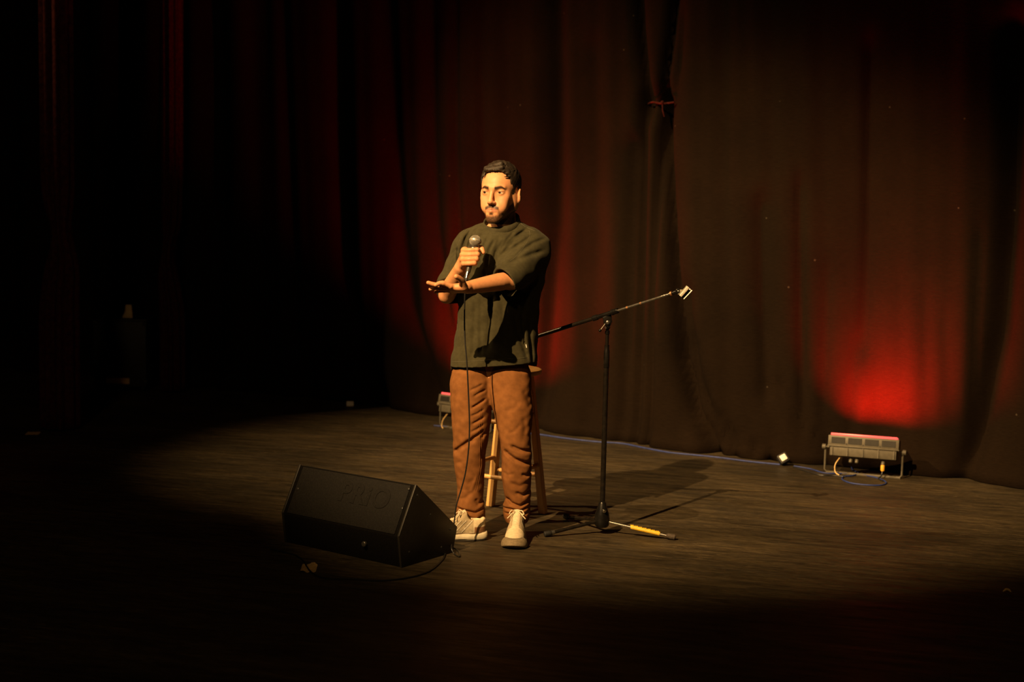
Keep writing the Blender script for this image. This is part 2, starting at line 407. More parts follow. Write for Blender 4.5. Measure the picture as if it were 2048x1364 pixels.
    def mesh(s):
        D = s.D; neg = D < 0
        cnt = np.zeros([n - 1 for n in D.shape], dtype=np.uint8)
        for i in (0, 1):
            for j in (0, 1):
                for k in (0, 1):
                    cnt += neg[i:i + cnt.shape[0], j:j + cnt.shape[1], k:k + cnt.shape[2]]
        act = np.argwhere((cnt > 0) & (cnt < 8)).astype(np.int32)
        del cnt
        S = np.array(D.shape)
        idx = {}
        n = len(act); acc = np.zeros((n, 3)); num = np.zeros(n)
        I, J, K = act.T
        P = [[s.ax[0][I], s.ax[0][I + 1]], [s.ax[1][J], s.ax[1][J + 1]], [s.ax[2][K], s.ax[2][K + 1]]]
        corners = [(a, b, c) for a in (0, 1) for b in (0, 1) for c in (0, 1)]
        val = {c: D[I + c[0], J + c[1], K + c[2]] for c in corners}
        for c in corners:
            for axn in range(3):
                if c[axn] == 0:
                    c2 = list(c); c2[axn] = 1; c2 = tuple(c2); v0, v1 = val[c], val[c2]
                    m = (v0 < 0) != (v1 < 0); t = np.where(m, v0 / np.where(m, v0 - v1, 1), 0)
                    for q in range(3):
                        p0 = P[q][c[q]]
                        pp = p0 + t * (P[q][1] - P[q][0]) if q == axn else p0
                        acc[:, q] += np.where(m, pp, 0)
                    num += m
        V = (acc / num[:, None]).astype(np.float32)
        cs = S - 1
        key = (I.astype(np.int64) * cs[1] + J) * cs[2] + K   # sorted by argwhere order
        Fs = []
        for axn in range(3):
            a0 = [slice(None)] * 3; a1 = [slice(None)] * 3; a0[axn] = slice(0, -1); a1[axn] = slice(1, None)
            n0 = neg[tuple(a0)]; n1 = neg[tuple(a1)]
            for flip in (0, 1):
                E = np.argwhere((n0 & ~n1) if flip == 0 else (~n0 & n1)).astype(np.int64)
                o1, o2 = [(1, 2), (2, 0), (0, 1)][axn]
                ok = (E[:, o1] > 0) & (E[:, o2] > 0) & (E[:, o1] < cs[o1]) & (E[:, o2] < cs[o2]); E = E[ok]
                q = []
                for d1, d2 in ((-1, -1), (0, -1), (0, 0), (-1, 0)):
                    G = E.copy(); G[:, o1] += d1; G[:, o2] += d2
                    kk = (G[:, 0] * cs[1] + G[:, 1]) * cs[2] + G[:, 2]; q.append(np.searchsorted(key, kk))
                q = np.stack(q, 1)
                Fs.append(q if flip == 0 else q[:, ::-1])
        Fc = np.concatenate(Fs).astype(np.int32)
        return V, Fc
def smooth_mesh(V, Fc, it=1, lam=0.5):
    V = V.astype(np.float64).copy(); n = len(V)
    a = Fc.ravel(); b = np.roll(Fc, -1, 1).ravel()
    deg = np.bincount(a, minlength=n) + np.bincount(b, minlength=n)
    for _ in range(it):
        acc = np.stack([np.bincount(a, weights=V[b, i], minlength=n) + np.bincount(b, weights=V[a, i], minlength=n) for i in range(3)], 1)
        V = V * (1 - lam) + lam * acc / np.maximum(deg, 1)[:, None]
    return V.astype(np.float32)
def rng(*segs):
    out = []
    for a, b, st in segs: out += list(np.arange(a, b, st))
    return np.array(out, dtype=np.float32)

# ================================================================== SETTING
fl = MB().add([(-9, 2.2, 0), (9, 2.2, 0), (9, 17, 0), (-9, 17, 0), (-9, 2.2, -.3), (9, 2.2, -.3), (9, 17, -.3), (-9, 17, -.3)], [(0, 1, 2, 3), (4, 7, 6, 5), (0, 4, 5, 1), (1, 5, 6, 2), (2, 6, 7, 3), (3, 7, 4, 0)])
tag(fl.build('floor', M['floor'], smooth=False), kind='structure')
tag(MB().box((18, .1, 8), Matrix.Translation((0, 17, 4))).build('wall_back', M['wall'], smooth=False), kind='structure')

# backdrop curtain ------------------------------------------------
cp = [(-6.6, 14.2)] + [tuple(F(*p)[:2]) for p in ((100, 748), (250, 757), (420, 775), (620, 795), (720, 806), (870, 832), (1000, 850), (1100, 862), (1290, 890), (1440, 912), (1560, 921), (1700, 932), (1800, 943), (1920, 960), (2048, 976), (2200, 998))]
_e = Vector(cp[-1]) - Vector(cp[-3]); cp += [tuple(Vector(cp[-1]) + _e * 2.0)]
cp = [Vector((a, b)) for a, b in cp]
cum = [0.0]
for i in range(len(cp) - 1): cum.append(cum[-1] + (cp[i + 1] - cp[i]).length)
NU = 620; NZ = 100; HC = 5.2
us = np.linspace(0, cum[-1], NU); bx = np.interp(us, cum, [c.x for c in cp]); by = np.interp(us, cum, [c.y for c in cp])
kern = np.exp(-np.linspace(-2, 2, 61) ** 2); kern /= kern.sum()
bxs = np.convolve(np.pad(bx, 30, mode='reflect', reflect_type='odd'), kern, 'valid'); bys = np.convolve(np.pad(by, 30, mode='reflect', reflect_type='odd'), kern, 'valid')
bx, by = bxs, bys
tx = np.gradient(bx); ty = np.gradient(by); L = np.hypot(tx, ty); tx /= L; ty /= L
nx_, ny_ = -ty, tx     # away from the audience
# valleys of the cloth followed down the picture: (points, depth m, width px)
VAL = [([(560, -60), (575, 400), (590, 700), (620, 800)], .07, 16),
       ([(660, -60), (670, 300), (685, 560), (730, 740), (770, 810)], .09, 17),
       ([(765, -60), (778, 300), (792, 480), (815, 640), (860, 780), (900, 840)], .10, 17),
       ([(850, -60), (858, 300), (866, 470), (892, 640), (930, 760), (960, 850)], .07, 12),
       ([(905, -60), (908, 330), (915, 480), (930, 640), (960, 800)], .06, 10),
       ([(955, -60), (962, 300), (985, 500), (1000, 860)], .05, 10),
       ([(1105, -60), (1112, 200), (1112, 442), (1094, 635), (1082, 780), (1070, 870)], .10, 17),
       ([(1185, 100), (1190, 500), (1180, 860)], .02, 14),
       ([(1268, -60), (1276, 60), (1286, 150), (1292, 202)], .09, 8), ([(1352, -60), (1336, 90), (1326, 160), (1322, 205)], .09, 8), ([(1366, 40), (1358, 140), (1346, 200)], .03, 6),
       ([(1281, 215), (1280, 350), (1274, 600), (1266, 880)], .08, 8), ([(1262, 300), (1252, 600), (1240, 870)], .05, 12),
       ([(1316, 214), (1309, 350), (1300, 600), (1296, 890)], .075, 7),
       ([(1324, 214), (1330, 350), (1341, 560), (1356, 720), (1385, 830), (1430, 905)], .15, 10),
       ([(1372, 600), (1385, 760), (1425, 860), (1470, 905)], .06, 9), ([(1380, 700), (1410, 810), (1470, 880), (1540, 915)], .045, 8),
       ([(1520, 420), (1524, 600), (1530, 780)], .06, 16), ([(1600, 380), (1602, 600), (1606, 820)], .04, 10),
       ([(1560, 780), (1600, 850), (1660, 905)], .04, 9), ([(1655, 560), (1650, 700), (1645, 800)], .012, 8),
       ([(1738, 100), (1733, 480), (1725, 680)], .045, 12), ([(1708, 700), (1704, 800), (1700, 870)], .014, 7),
       ([(1800, 560), (1803, 700)], .008, 10), ([(1890, 640), (1893, 780)], .008, 9), ([(1850, 600), (1852, 760)], .007, 8),
       ([(1955, 480), (1945, 700), (1938, 838)], .018, 6),
       ([(2032, 60), (2020, 380), (1996, 660), (1962, 840), (1925, 960)], .13, 24),
       ([(2090, 0), (2080, 400), (2075, 900)], .02, 20)]
HZ = [([(1785, 845), (1850, 850), (1925, 856)], .012, 5)]
zs_ = np.linspace(0.0, HC, NZ) ** 1.0
BX, ZZ = np.meshgrid(bx, zs_, indexing='ij'); BY = np.repeat(by[:, None], NZ, 1)
Ci = np.array(CMI)
def projA(X, Y, Z):
    q = [Ci[i, 0] * X + Ci[i, 1] * Y + Ci[i, 2] * Z + Ci[i, 3] for i in range(3)]
    return 1024 + q[0] / -q[2] * FPX, 682 - q[1] / -q[2] * FPX
PX, PY = projA(BX, BY, ZZ)
disp = np.zeros_like(PX); U2 = np.repeat(us[:, None], NZ, 1)
for pts, dep, wd in VAL:
    pts = np.array(pts, dtype=float); py = np.clip(PY, pts[0, 1], pts[-1, 1]); cx = np.interp(py, pts[:, 1], pts[:, 0])
    fade = np.exp(-(np.maximum(pts[0, 1] - PY, 0) / 30.0) ** 2) if pts[0, 1] > 0 else 1.0
    fade = fade * np.exp(-(np.maximum(PY - pts[-1, 1], 0) / 40.0) ** 2)
    q_ = (PX - cx) / wd; disp += dep * fade * (.62 * np.exp(-q_ ** 2) + .38 * np.exp(-(q_ / 2.3) ** 2))
for pts, dep, wd in HZ:
    pts = np.array(pts, dtype=float); cy = np.interp(PX, pts[:, 0], pts[:, 1])
    fade = np.exp(-(np.maximum(pts[0, 0] - PX, 0) / 12.0) ** 2 - (np.maximum(PX - pts[-1, 0], 0) / 6.0) ** 2)
    disp += dep * fade * np.exp(-((PY - cy) / wd) ** 2)
side = np.clip((600 - PX) / 150, 0, 1)
disp += side * .06 * np.sin(U2 * 14 + .6 * np.sin(U2 * 3 + ZZ))
disp += .012 * np.sin(U2 * 7.3 + .5 * np.sin(ZZ * 1.3)) + .006 * np.sin(U2 * 19 + ZZ * .8) + .003 * np.sin(U2 * 41 + ZZ * 2.1)
disp -= .05 * np.exp(-ZZ / .10)      # hem kicks out on the floor
VX = BX + nx_[:, None] * disp; VY = BY + ny_[:, None] * disp
V = np.stack([VX, VY, ZZ + .004], -1).reshape(-1, 3)
ii, jj = np.meshgrid(np.arange(NU - 1), np.arange(NZ - 1), indexing='ij'); q0 = (ii * NZ + jj).ravel()
Fq = np.stack([q0, q0 + NZ, q0 + NZ + 1, q0 + 1], 1)
cur = new_mesh('backdrop_curtain', V, Fq, M['curtain'])
md = cur.modifiers.new('thickness', 'SOLIDIFY'); md.thickness = .004; md.offset = 1
tag(cur, 'tall black backdrop curtain hanging in folds to the floor across the back of the stage', 'curtain')
def curtain_at(px, py):
    i = int(np.argmin((PX - px) ** 2 + (PY - py) ** 2)); i, j = divmod(i, NZ); return Vector((VX[i, j], VY[i, j], ZZ[i, j])), Vector((nx_[i], ny_[i], 0)), Vector((tx[i], ty[i], 0))
# the knot that gathers the curtain
p0, n0, t0 = curtain_at(1280, 207); p1, _, _ = curtain_at(1345, 200)
kb = MB().tube([p0 - n0 * .03, p0.lerp(p1, .25) - n0 * .05 + Vector((0, 0, .008)), p0.lerp(p1, .6) - n0 * .05 - Vector((0, 0, .006)), p1 - n0 * .03], .006, 8, smooth_pts=5)
kb.tube([p0.lerp(p1, .62) - n0 * .055, p0.lerp(p1, .66) - n0 * .06 - Vector((0, 0, .05)), p0.lerp(p1, .7) - n0 * .05 - Vector((0, 0, .09))], .004, 6, smooth_pts=4)
kb.ball(p0.lerp(p1, .62) - n0 * .055, .013, 10)
kb.build('tie_cord', M['velvet'], parent=cur)

# wing drapes on the dark left side ---------------------------------
def wing(pxs, Y, z_tie, label, wtop=.20, seedv=0, lean=0.0):
    c = W(pxs, 600, Y); V = []; Fc = []; n = 72; zz = np.linspace(0.02, 5.0, 56)
    for z in zz:
        pin = math.exp(-((z - z_tie) / .16) ** 2); below = 1 if z < z_tie else 0
        wdt = wtop * (1 - .45 * pin) * (1 + (.25 * below * min(1, (z_tie - z) / .6)))
        cx = c.x + lean * math.exp(-((z - z_tie + .12) / .25) ** 2)
        for k in range(n):
            a = 2 * math.pi * k / n; rr = 1 + .16 * math.sin(a * 9 + seedv + .3 * math.sin(z * 2)) * (1 - .5 * pin)
            V.append((cx + wdt * math.cos(a) * rr, c.y + .13 * math.sin(a) * rr, z))
    m = len(zz)
    for i in range(m - 1):
        for k in range(n): Fc.append((i * n + k, i * n + (k + 1) % n, (i + 1) * n + (k + 1) % n, (i + 1) * n + k))
    Fc.append(tuple(range(n))[::-1]); Fc.append(tuple((m - 1) * n + k for k in range(n)))
    root = empty('wing_drape', (c.x, c.y, 0), label, 'drape', group='gathered side drapes')
    new_mesh('drape_cloth', V, Fc, M['velvet'], root=root, parent=root)
    MB().tube([(c.x + lean * .6 + wtop * .62 * math.cos(a), c.y + .1 * math.sin(a), z_tie + .02 * math.cos(a)) for a in [2 * math.pi * i / 20 for i in range(21)]], .012, 8).build('tie_band', M['velvet'], root)
    return root
wing(118, 9.3, 1.30, 'dark gathered side drape near the left edge of the stage, tied at chest height', .09, 0, .03)
wing(346, 11.2, 1.12, 'dark gathered side drape behind the black case, with a bulging tied swag', .07, 2, -.04)

# ================================================================== FIXTURES
def make_fixture(loc, rz, label):
    root = empty('wash_light', loc, label, 'stage light', rz, 'floor wash lights along the curtain')
    B = lambda: MB()
    T = Matrix.Translation
    tilt = Matrix.Translation((0, 0, .165)) @ Matrix.Rotation(R(-12), 4, 'X')
    h = B(); h.box((.405, .11, .062), tilt @ T((0, 0, .028)), .004); ho = h.build('housing', M['fixture'], root, local=True)
    l = B(); l.prism([(-.19, -.045, -.06), (-.19, .05, -.06), (-.19, .05, 0), (-.19, -.052, 0)], (.38, 0, 0), tilt, .003)
    for i in range(5): l.box((.005, .004, .056), tilt @ T((-.176 + .088 * i, -.053, -.03)), 0)
    l.build('heat_sink', M['fixture'], root, local=True)
    rim = B(); rim.box((.41, .006, .006), tilt @ T((0, -.056, -.003)), .001); rim.build('trim_strip', M['fixture'], root, ho, local=True)
    for i in range(4):
        cx = -.144 + i * .096
        v = B().box((.079, .003, .036), tilt @ T((cx, -.0552, .03))).build('vent', M['fixture_dark'], root, ho, local=True)
        f = B()
        for k in range(13): f.box((.0016, .004, .034), tilt @ T((cx - .036 + k * .006, -.0575, .03)))
        o = f.build('vent_fins', M['fixture_dark'], root, ho, local=True); o['kind'] = 'stuff'
        if i < 3: B().lathe(tilt @ Vector((cx + .048, -.052, .012)), tilt @ Vector((cx + .048, -.058, .012)), [(0, .004), (1, .004)], 10).build('screw', M['fixture_dark'], root, ho, local=True)
    B().box((.380, .086, .015), tilt @ T((0, -.006, .0655)), .004).build('lens', M['lens'], root, local=True)
    y = B(); y.tube([(-.222, 0, .16), (-.222, 0, .02), (-.21, -.0, .006), (.21, 0, .006), (.222, 0, .02), (.222, 0, .16)], .006, 8)
    y.box((.43, .032, .005), T((0, 0, .0035))); y.build('yoke', M['fixture'], root, local=True)
    for s in (-1, 1):
        B().lathe((s * .200, 0, .155), (s * .242, 0, .155), [(0, .006), (.45, .006), (.5, .016), (.95, .016), (1, .012)], 14).build('tilt_knob', M['fixture'], root, local=True)
    for x, zz in ((-.07, 0), (-.035, 0), (.115, 0)):
        o = B().lathe((x, -.02, .105), (x, -.035, .075), [(0, .008), (.3, .008), (.35, .011), (.9, .011), (1, .007)], 12).build('cable_gland', M['fixture'], root, local=True)
    B().lathe((.115, -.034, .077), (.116, -.045, .042), [(0, .009), (.1, .012), (.8, .012), (1, .008)], 12).build('connector', M['orange'], root, local=True)['label'] = 'orange connector'
    B().tube([(.116, -.045, .044), (.113, -.06, .02), (.10, -.09, .005), (.13, -.14, .005)], .004, 8, smooth_pts=5).build('power_lead', M['cable'], root, local=True)
    B().tube([(-.13, -.03, .105), (-.155, -.05, .06), (-.15, -.07, .02), (-.125, -.085, .006)], .0035, 8, smooth_pts=5).build('safety_wire', M['tan'], root, local=True)
    return root
a = F(1655, 945); b = F(1797, 957); mid = (a + b) / 2; rz = math.atan2((b - a).y, (b - a).x)
fx1 = make_fixture(mid, rz, 'grey LED wash light with red lens on the floor at the right, before the curtain')
def copy_tree(o, parent=None):
    c = o.copy(); COL.objects.link(c)
    if parent is not None: c.parent = parent
    for ch in o.children: copy_tree(ch, c)
    return c
p_, n_, t_ = curtain_at(930, 838)
fx2 = copy_tree(fx1); rz2 = math.atan2(t_.y, t_.x); c0 = F(882, 853); fx2.location = c0 + Vector((math.cos(rz2), math.sin(rz2), 0)) * .215; fx2.rotation_euler.z = rz2
fx2['label'] = 'grey LED wash light partly hidden behind the man\'s right leg, by the curtain'
def wash(fx, rzv, power, qx=.24, spr=128):
    d = bpy.data.lights.new('red_led_light', 'AREA'); o = bpy.data.objects.new('red_led_light', d); COL.objects.link(o)
    d.shape = 'RECTANGLE'; d.size = .34; d.size_y = .07; d.energy = power; d.color = (1.0, .012, .004); d.spread = R(spr)
    base = Matrix.Translation(fx.location) @ Matrix.Rotation(rzv, 4, 'Z')
    p = base @ Vector((0, .03, .275)); q = base @ Vector((qx, .40, 1.1))
    o.location = p; o.rotation_euler = (q - p).to_track_quat('-Z', 'Y').to_euler()
    return o
wash(fx1, rz, 44); wash(fx2, rz2, 74, .02, 138)

# ================================================================== CABLES AND SMALL THINGS
def cable(name, pts, r, m, label, cat='cable', z=None):
    P = [F(p[0], p[1], p[2] if len(p) > 2 else r) for p in pts]
    root = MB().tube(P, r, 8, smooth_pts=6).build(name, m)
    return tag(root, label, cat)
cable('blue_cable', [(868, 851), (900, 854), (960, 858), (1020, 862), (1080, 869), (1120, 875), (1160, 880), (1200, 884), (1245, 887), (1290, 896), (1340, 905), (1390, 910), (1438, 915), (1500, 923), (1560, 929)], .005, M['blue'], 'long blue cable lying along the foot of the curtain')
cable('blue_cable', [(1588, 932), (1622, 938), (1650, 946), (1690, 947), (1720, 949), (1752, 955), (1772, 964), (1764, 970), (1735, 970), (1702, 966), (1685, 959), (1688, 953), (1706, 951), (1716, 946), (1705, 939), (1702, 930)], .004, M['blue'], 'looped blue cable under the right-hand wash light')
cable('black_cable', [(1586, 934), (1612, 942), (1640, 950), (1665, 951), (1690, 953)], .004, M['cable'], 'thin dark cable from the white-faced plug to the right-hand wash light')
# plug adapter
pa = F(1566, 931)
r_ = empty('power_adapter', pa, 'black power plug with a white face lying by the curtain foot', 'plug')
Mx = Matrix.Translation(pa + Vector((0, 0, .040))) @ Matrix.Rotation(R(-100), 4, 'Z') @ Matrix.Rotation(R(-28), 4, 'Y') @ Matrix.Rotation(R(34), 4, 'X')
MB().box((.055, .06, .06), Mx, .006).build('body', M['rubber'], r_)
MB().box((.006, .038, .038), Mx @ Matrix.Translation((.031, 0, 0)), .003).build('face', M['white'], r_)
MB().lathe(Mx @ Vector((-.028, 0, 0)), Mx @ Vector((-.09, 0, -.015)), [(0, .012), (.6, .010), (1, .005)], 12).build('strain_relief', M['rubber'], r_)
# white block by the curtain far left
wb = F(700, 812)
tag(MB().box((.055, .035, .036), Matrix.Translation(wb + Vector((0, 0, .018))) @ Matrix.Rotation(R(10), 4, 'Z'), .005).build('white_block', M['white']), 'small white block on the floor at the foot of the dark curtain', 'block')
# tan tape patches
def tape(px, py, sx, sy, rzv, label, wrap=False):
    c = F(px, py); root = empty('floor_tape', c, label, 'tape')
    V = []; Fc = []; nx, ny = 10, 6
    Rm = Matrix.Rotation(rzv, 4, 'Z')
    for k, zz in ((0, .0015), (1, .0005)):
        for i in range(nx + 1):
            for j in range(ny + 1):
                x = (i / nx - .5) * sx; y = (j / ny - .5) * sy * (1 + .12 * math.sin(i * 1.7))
                bumpz = .010 * math.exp(-((x + sx * .12 - y * .3) / .010) ** 2) if wrap else .001 * math.sin(i * 2 + j)
                V.append(c + Rm @ Vector((x, y, zz + max(0, bumpz))))
    q = (nx + 1) * (ny + 1)
    for i in range(nx):
        for j in range(ny):
            a0 = i * (ny + 1) + j; Fc.append((a0, a0 + ny + 1, a0 + ny + 2, a0 + 1)); Fc.append((q + a0, q + a0 + 1, q + a0 + ny + 2, q + a0 + ny + 1))
    new_mesh('tape_strip', V, Fc, M['tan'], root=root, parent=root)
    return root
tape(66, 867, .085, .11, R(10), 'small tan tape patch on the dark floor at the far left')
tape(618, 1137, .065, .13, R(4), 'small tan tape patch holding down a cable in front of the black wedge speaker', True)
# scraps on the floor
tag(MB().tube([F(2006, 1183, .004), F(2012, 1179, .01), F(2018, 1180, .012), F(2022, 1184, .006)], [.002, .006, .005, .002], 6, smooth_pts=3).build('paper_scrap', M['tan']), 'tiny curled tan scrap on the floor at the lower right', 'scrap')

# road case on the left -------------------------------------------
ca = F(186, 783); cb = F(294, 783); cw = (cb - ca).length
cr = empty('road_case', (ca + cb) / 2, 'black case in the dark at the left with orange label low on its front', 'case')
cc = (ca + cb) / 2; hh = .52; dpt = .34
Mc = Matrix.Translation(cc + Vector((0, dpt / 2, .04 + hh / 2)))
MB().box((cw, dpt, hh), Mc, .008).build('body', M['case'], cr)
MB().box((cw + .01, dpt + .01, .02), Matrix.Translation(cc + Vector((0, dpt / 2, .045 + hh))), .006).build('lid', M['case'], cr)
for sx in (-1, 1):
    for sy in (.06, dpt - .06):
        MB().lathe(cc + Vector((sx * cw * .4 - .012, sy, .022)), cc + Vector((sx * cw * .4 + .012, sy, .022)), [(0, .02), (.1, .022), (.9, .022), (1, .02)], 14).build('caster', M['rubber'], cr)
    for zz in (.06, hh):
        MB().box((.03, .03, .03), Matrix.Translation(cc + Vector((sx * (cw / 2 - .010), .008, zz + .02))), .008).build('corner_cap', M['case'], cr)
MB().box((.185, .004, .046), Matrix.Translation(cc + Vector((-.018, -.003, .085)))).build('label_strip', M['tan'], cr)['label'] = 'orange-tan label strip'
for sx, n in ((-.11, 5), (.02, 5)):
    o = MB()
    for k in range(n): o.tube([cc + Vector((sx - .02, -.006, .34 - k * .045)), cc + Vector((sx + .012, -.008, .325 - k * .045)), cc + Vector((sx - .005, -.006, .31 - k * .045))], .0035, 6)
    o.build('scuff_marks', M['fixture_dark'], cr)['kind'] = 'stuff'
pc = cc + Vector((.035, .10, .055 + hh))
pcard = MB().prism([(-.045, 0, 0), (.038, 0, 0), (.038, 0, .04), (.03, 0, .105), (-.014, 0, .105), (-.02, 0, .05)], (0, .012, 0), Matrix.Translation(pc), .002).build('folded_card', M['paper'])
tag(pcard, 'small tan folded card standing on top of the black case', 'card')

# ================================================================== WEDGE MONITOR
u = Vector((math.sin(R(36)), math.cos(R(36)), 0)); v = Vector((-math.cos(R(36)), math.sin(R(36)), 0)); zz = Vector((0, 0, 1))
O = F(800, 1137); LW = .70
wr = empty('stage_monitor', O + v * LW / 2 + u * .2, 'black wedge-shaped floor monitor speaker lying in front of the man', 'speaker')
PR = [(.015, 0.0), (-.005, .137), (.105, .345), (.388, .108), (.358, 0.0)]
def wp(uu, z, l): return O + u * uu + zz * z + v * l
MBw = MB(); MBw.prism([wp(a, b, .008) for a, b in PR], v * (LW - .016), None, .006); MBw.build('cabinet', M['wedge_shaded'], wr)
for l in (0, LW - .012):     # end cheeks, a touch proud
    PR2 = [(a + (.004 if a > .2 else -.004) * 1, b + (.004 if b > .05 else 0)) for a, b in PR]
    MB().prism([wp(a, b, l) for a, b in PR2], v * .012, None, .003).build('end_panel', M['wedge_edge'], wr)
# back panel seen by the audience (upper slope) is a perforated sheet, slightly recessed frame
d1 = Vector((PR[2][0] - PR[1][0], PR[2][1] - PR[1][1])); sl = d1.length; d1n = d1.normalized(); nrm = Vector((-d1n.y, d1n.x))
def sp(s_, l, off): return O + u * (PR[1][0] + d1n.x * s_ + nrm.x * off) + zz * (PR[1][1] + d1n.y * s_ + nrm.y * off) + v * l
def slab(s0, s1, l0, l1, o0, o1, bev=0):
    return MB().prism([sp(s0, l0, o0), sp(s1, l0, o0), sp(s1, l0, o1), sp(s0, l0, o1)], v * (l1 - l0), None, bev)
slab(.006, sl - .008, .03, LW - .03, -.002, .004, .002).build('cover_sheet', M['wedge'], wr)
# front grille facing the performer
d2 = Vector((PR[3][0] - PR[2][0], PR[3][1] - PR[2][1])); g2 = d2.normalized(); n2 = Vector((-g2.y, g2.x))
def sp2(s_, l, off): return O + u * (PR[2][0] + g2.x * s_ + n2.x * off) + zz * (PR[2][1] + g2.y * s_ + n2.y * off) + v * l
MB().prism([sp2(.012, .03, -.002), sp2(.38, .03, -.002), sp2(.38, .03, .006), sp2(.012, .03, .006)], v * (LW - .06), None, .002).build('grille', M['wedge'], wr)
for s_, l in ((sl * .52, .035), (sl * .52, LW - .045), (sl - .025, .035)):
    MB().lathe(sp(s_, l, .003), sp(s_, l, .0065), [(0, .006), (.7, .006), (1, .004)], 12).build('screw', M['handle'], wr)
for a_, b_ in ((.11, .30), (.34, .11), (.06, .06), (.28, .04), (.20, .20)):
    MB().lathe(wp(a_, b_, .0), wp(a_, b_, -.003), [(0, .005), (.7, .005), (1, .003)], 10).build('screw', M['handle'], wr)
MB().lathe(wp(.0, .075, .20), wp(-.012, .075, .20), [(0, .012), (.8, .012), (1, .010)], 14).build('socket', M['satin'], wr)
# raised outline lettering on the sheet
tcu = bpy.data.curves.new('letters', 'FONT'); tcu.body = 'PRiO'; tcu.size = .125; tcu.extrude = .0006; tcu.bevel_depth = .0018; tcu.bevel_resolution = 1; tcu.space_character = 1.12; tcu.offset = .002
to = bpy.data.objects.new('tmp_letters', tcu); COL.objects.link(to)
bpy.context.view_layer.update()
dg = bpy.context.evaluated_depsgraph_get(); tm = bpy.data.meshes.new_from_object(to.evaluated_get(dg)); bpy.data.objects.remove(to)
ex = -v; ey = (u * d1n.x + zz * d1n.y).normalized(); ez = ex.cross(ey)
og = sp(sl - .128, .405, .0045)
TM = Matrix((( ex.x, ey.x, ez.x, og.x), (ex.y, ey.y, ez.y, og.y), (ex.z, ey.z, ez.z, og.z), (0, 0, 0, 1)))
LV = [TM @ vv.co for vv in tm.vertices]; LF = [tuple(p.vertices) for p in tm.polygons]
new_mesh('raised_lettering', [tuple(x) for x in LV], LF, M['wedge'], root=wr, parent=wr, smooth=False)

# ================================================================== BAR STOOL
A = F(981, 1012); Bq = F(1086, 1027); ab = (Bq - A); perp = Vector((ab.y, -ab.x, 0)).normalized()
if perp.y > 0: perp = -perp
A2 = A + perp * .26; B2 = Bq + perp * .26
ST = .735; sc = W(1019, 738, 7.06); sc.z = ST
st = empty('bar_stool', ((A + B2) / 2), 'light pine bar stool standing behind the man', 'stool')
abn = ab.normalized(); tops = {0: sc - abn * .075 - perp * .075, 1: sc + abn * .075 - perp * .075, 2: sc - abn * .075 + perp * .075, 3: sc + abn * .075 + perp * .075}
bots = {0: A, 1: Bq, 2: A2, 3: B2}
def sqleg(b_, t_, wdt):
    d = (t_ - b_); V = []
    for p, k in ((b_, 1.0), (t_, .85)):
        for sx, sy in ((-1, -1), (1, -1), (1, 1), (-1, 1)): V.append(p + abn * sx * wdt / 2 * k + perp * sy * wdt / 2 * k)
    bm = bmesh.new(); vs = [bm.verts.new(q) for q in V]
    for f in ((0, 1, 2, 3), (7, 6, 5, 4), (0, 4, 5, 1), (1, 5, 6, 2), (2, 6, 7, 3), (3, 7, 4, 0)): bm.faces.new([vs[i] for i in f])
    bmesh.ops.recalc_face_normals(bm, faces=list(bm.faces)); bmesh.ops.bevel(bm, geom=list(bm.edges), offset=.003, segments=2, affect='EDGES')
    return MB().bm(bm)
for i in range(4): tops[i].z = ST - .028; sqleg(bots[i], tops[i], .037).build('leg', M['pine'], st)
def legpt(i, z): t = z / (ST - .028); return bots[i].lerp(tops[i], t)
for i, j, z in ((2, 3, .205), (2, 3, .475), (0, 1, .195), (0, 1, .43), (0, 2, .26), (0, 2, .53), (1, 3, .245), (1, 3, .50)):
    MB().tube([legpt(i, z), legpt(j, z)], .0115, 12).build('rung', M['pine'], st)
MB().lathe(sc - Vector((0, 0, .028)), sc, [(0, .150), (.1, .158), (.5, .162), (.85, .160), (1, .152)], 40).build('seat', M['pine'], st)

# ================================================================== MICROPHONE STAND
YP = 6.67; hb = F(1203, 1068); top = W(1215, 652, YP)
ms = empty('microphone_stand', (hb.x, hb.y, 0), 'black boom microphone stand on a tripod base beside the man', 'microphone stand')
px_at = lambda y: 1203 + (1068 - y) * (12 / 416.0)
pp = lambda y: W(px_at(y), y, YP)
MB().tube([pp(1030), pp(712)], .0125, 16).build('lower_pole', M['worn_metal'], ms)
MB().lathe(pp(735), pp(690), [(0, .0135), (.04, .0145), (.75, .0135), (.8, .0115), (1, .0115)], 16).build('height_clutch', M['black_metal'], ms)
MB().tube([pp(695), pp(665)], .0085, 14).build('upper_pole', M['worn_metal'], ms)
MB().lathe(pp(668), pp(656), [(0, .011), (.55, .011), (.6, .008), (1, .008)], 14).build('thread_collar', M['black_metal'], ms)
MB().lathe(pp(657), pp(653), [(0, .013), (1, .013)], 14).build('locking_ring', M['satin'], ms)
BL = lambda px: W(px, 673 - (px - 1073) * (85.0 / 267.0), YP - .02 - (px - 1215) * .00122)
cl = MB(); c1 = W(1215, 644, YP - .005)
cl.lathe(c1 + Vector((0, .018, 0)), c1 - Vector((0, .022, 0)), [(0, .018), (.15, .020), (.85, .020), (1, .016)], 20)
cl.prism([W(1204, 634, YP), W(1222, 627, YP), W(1224, 644, YP), W(1217, 656, YP), W(1211, 652, YP)], Vector((0, -.024, 0)), None, .003)
co = cl.build('boom_clamp', M['black_metal'], ms)
MB().ball(c1 - Vector((0, .026, 0)), (.010, .004, .010), 12).build('clamp_bolt', M['satin'], ms, co)
lv = MB(); lv.tube([c1 + Vector((-.012, -.026, -.006)), W(1201, 660, YP - .03)], .0022, 8); lo = lv.build('lever', M['satin'], ms, co)
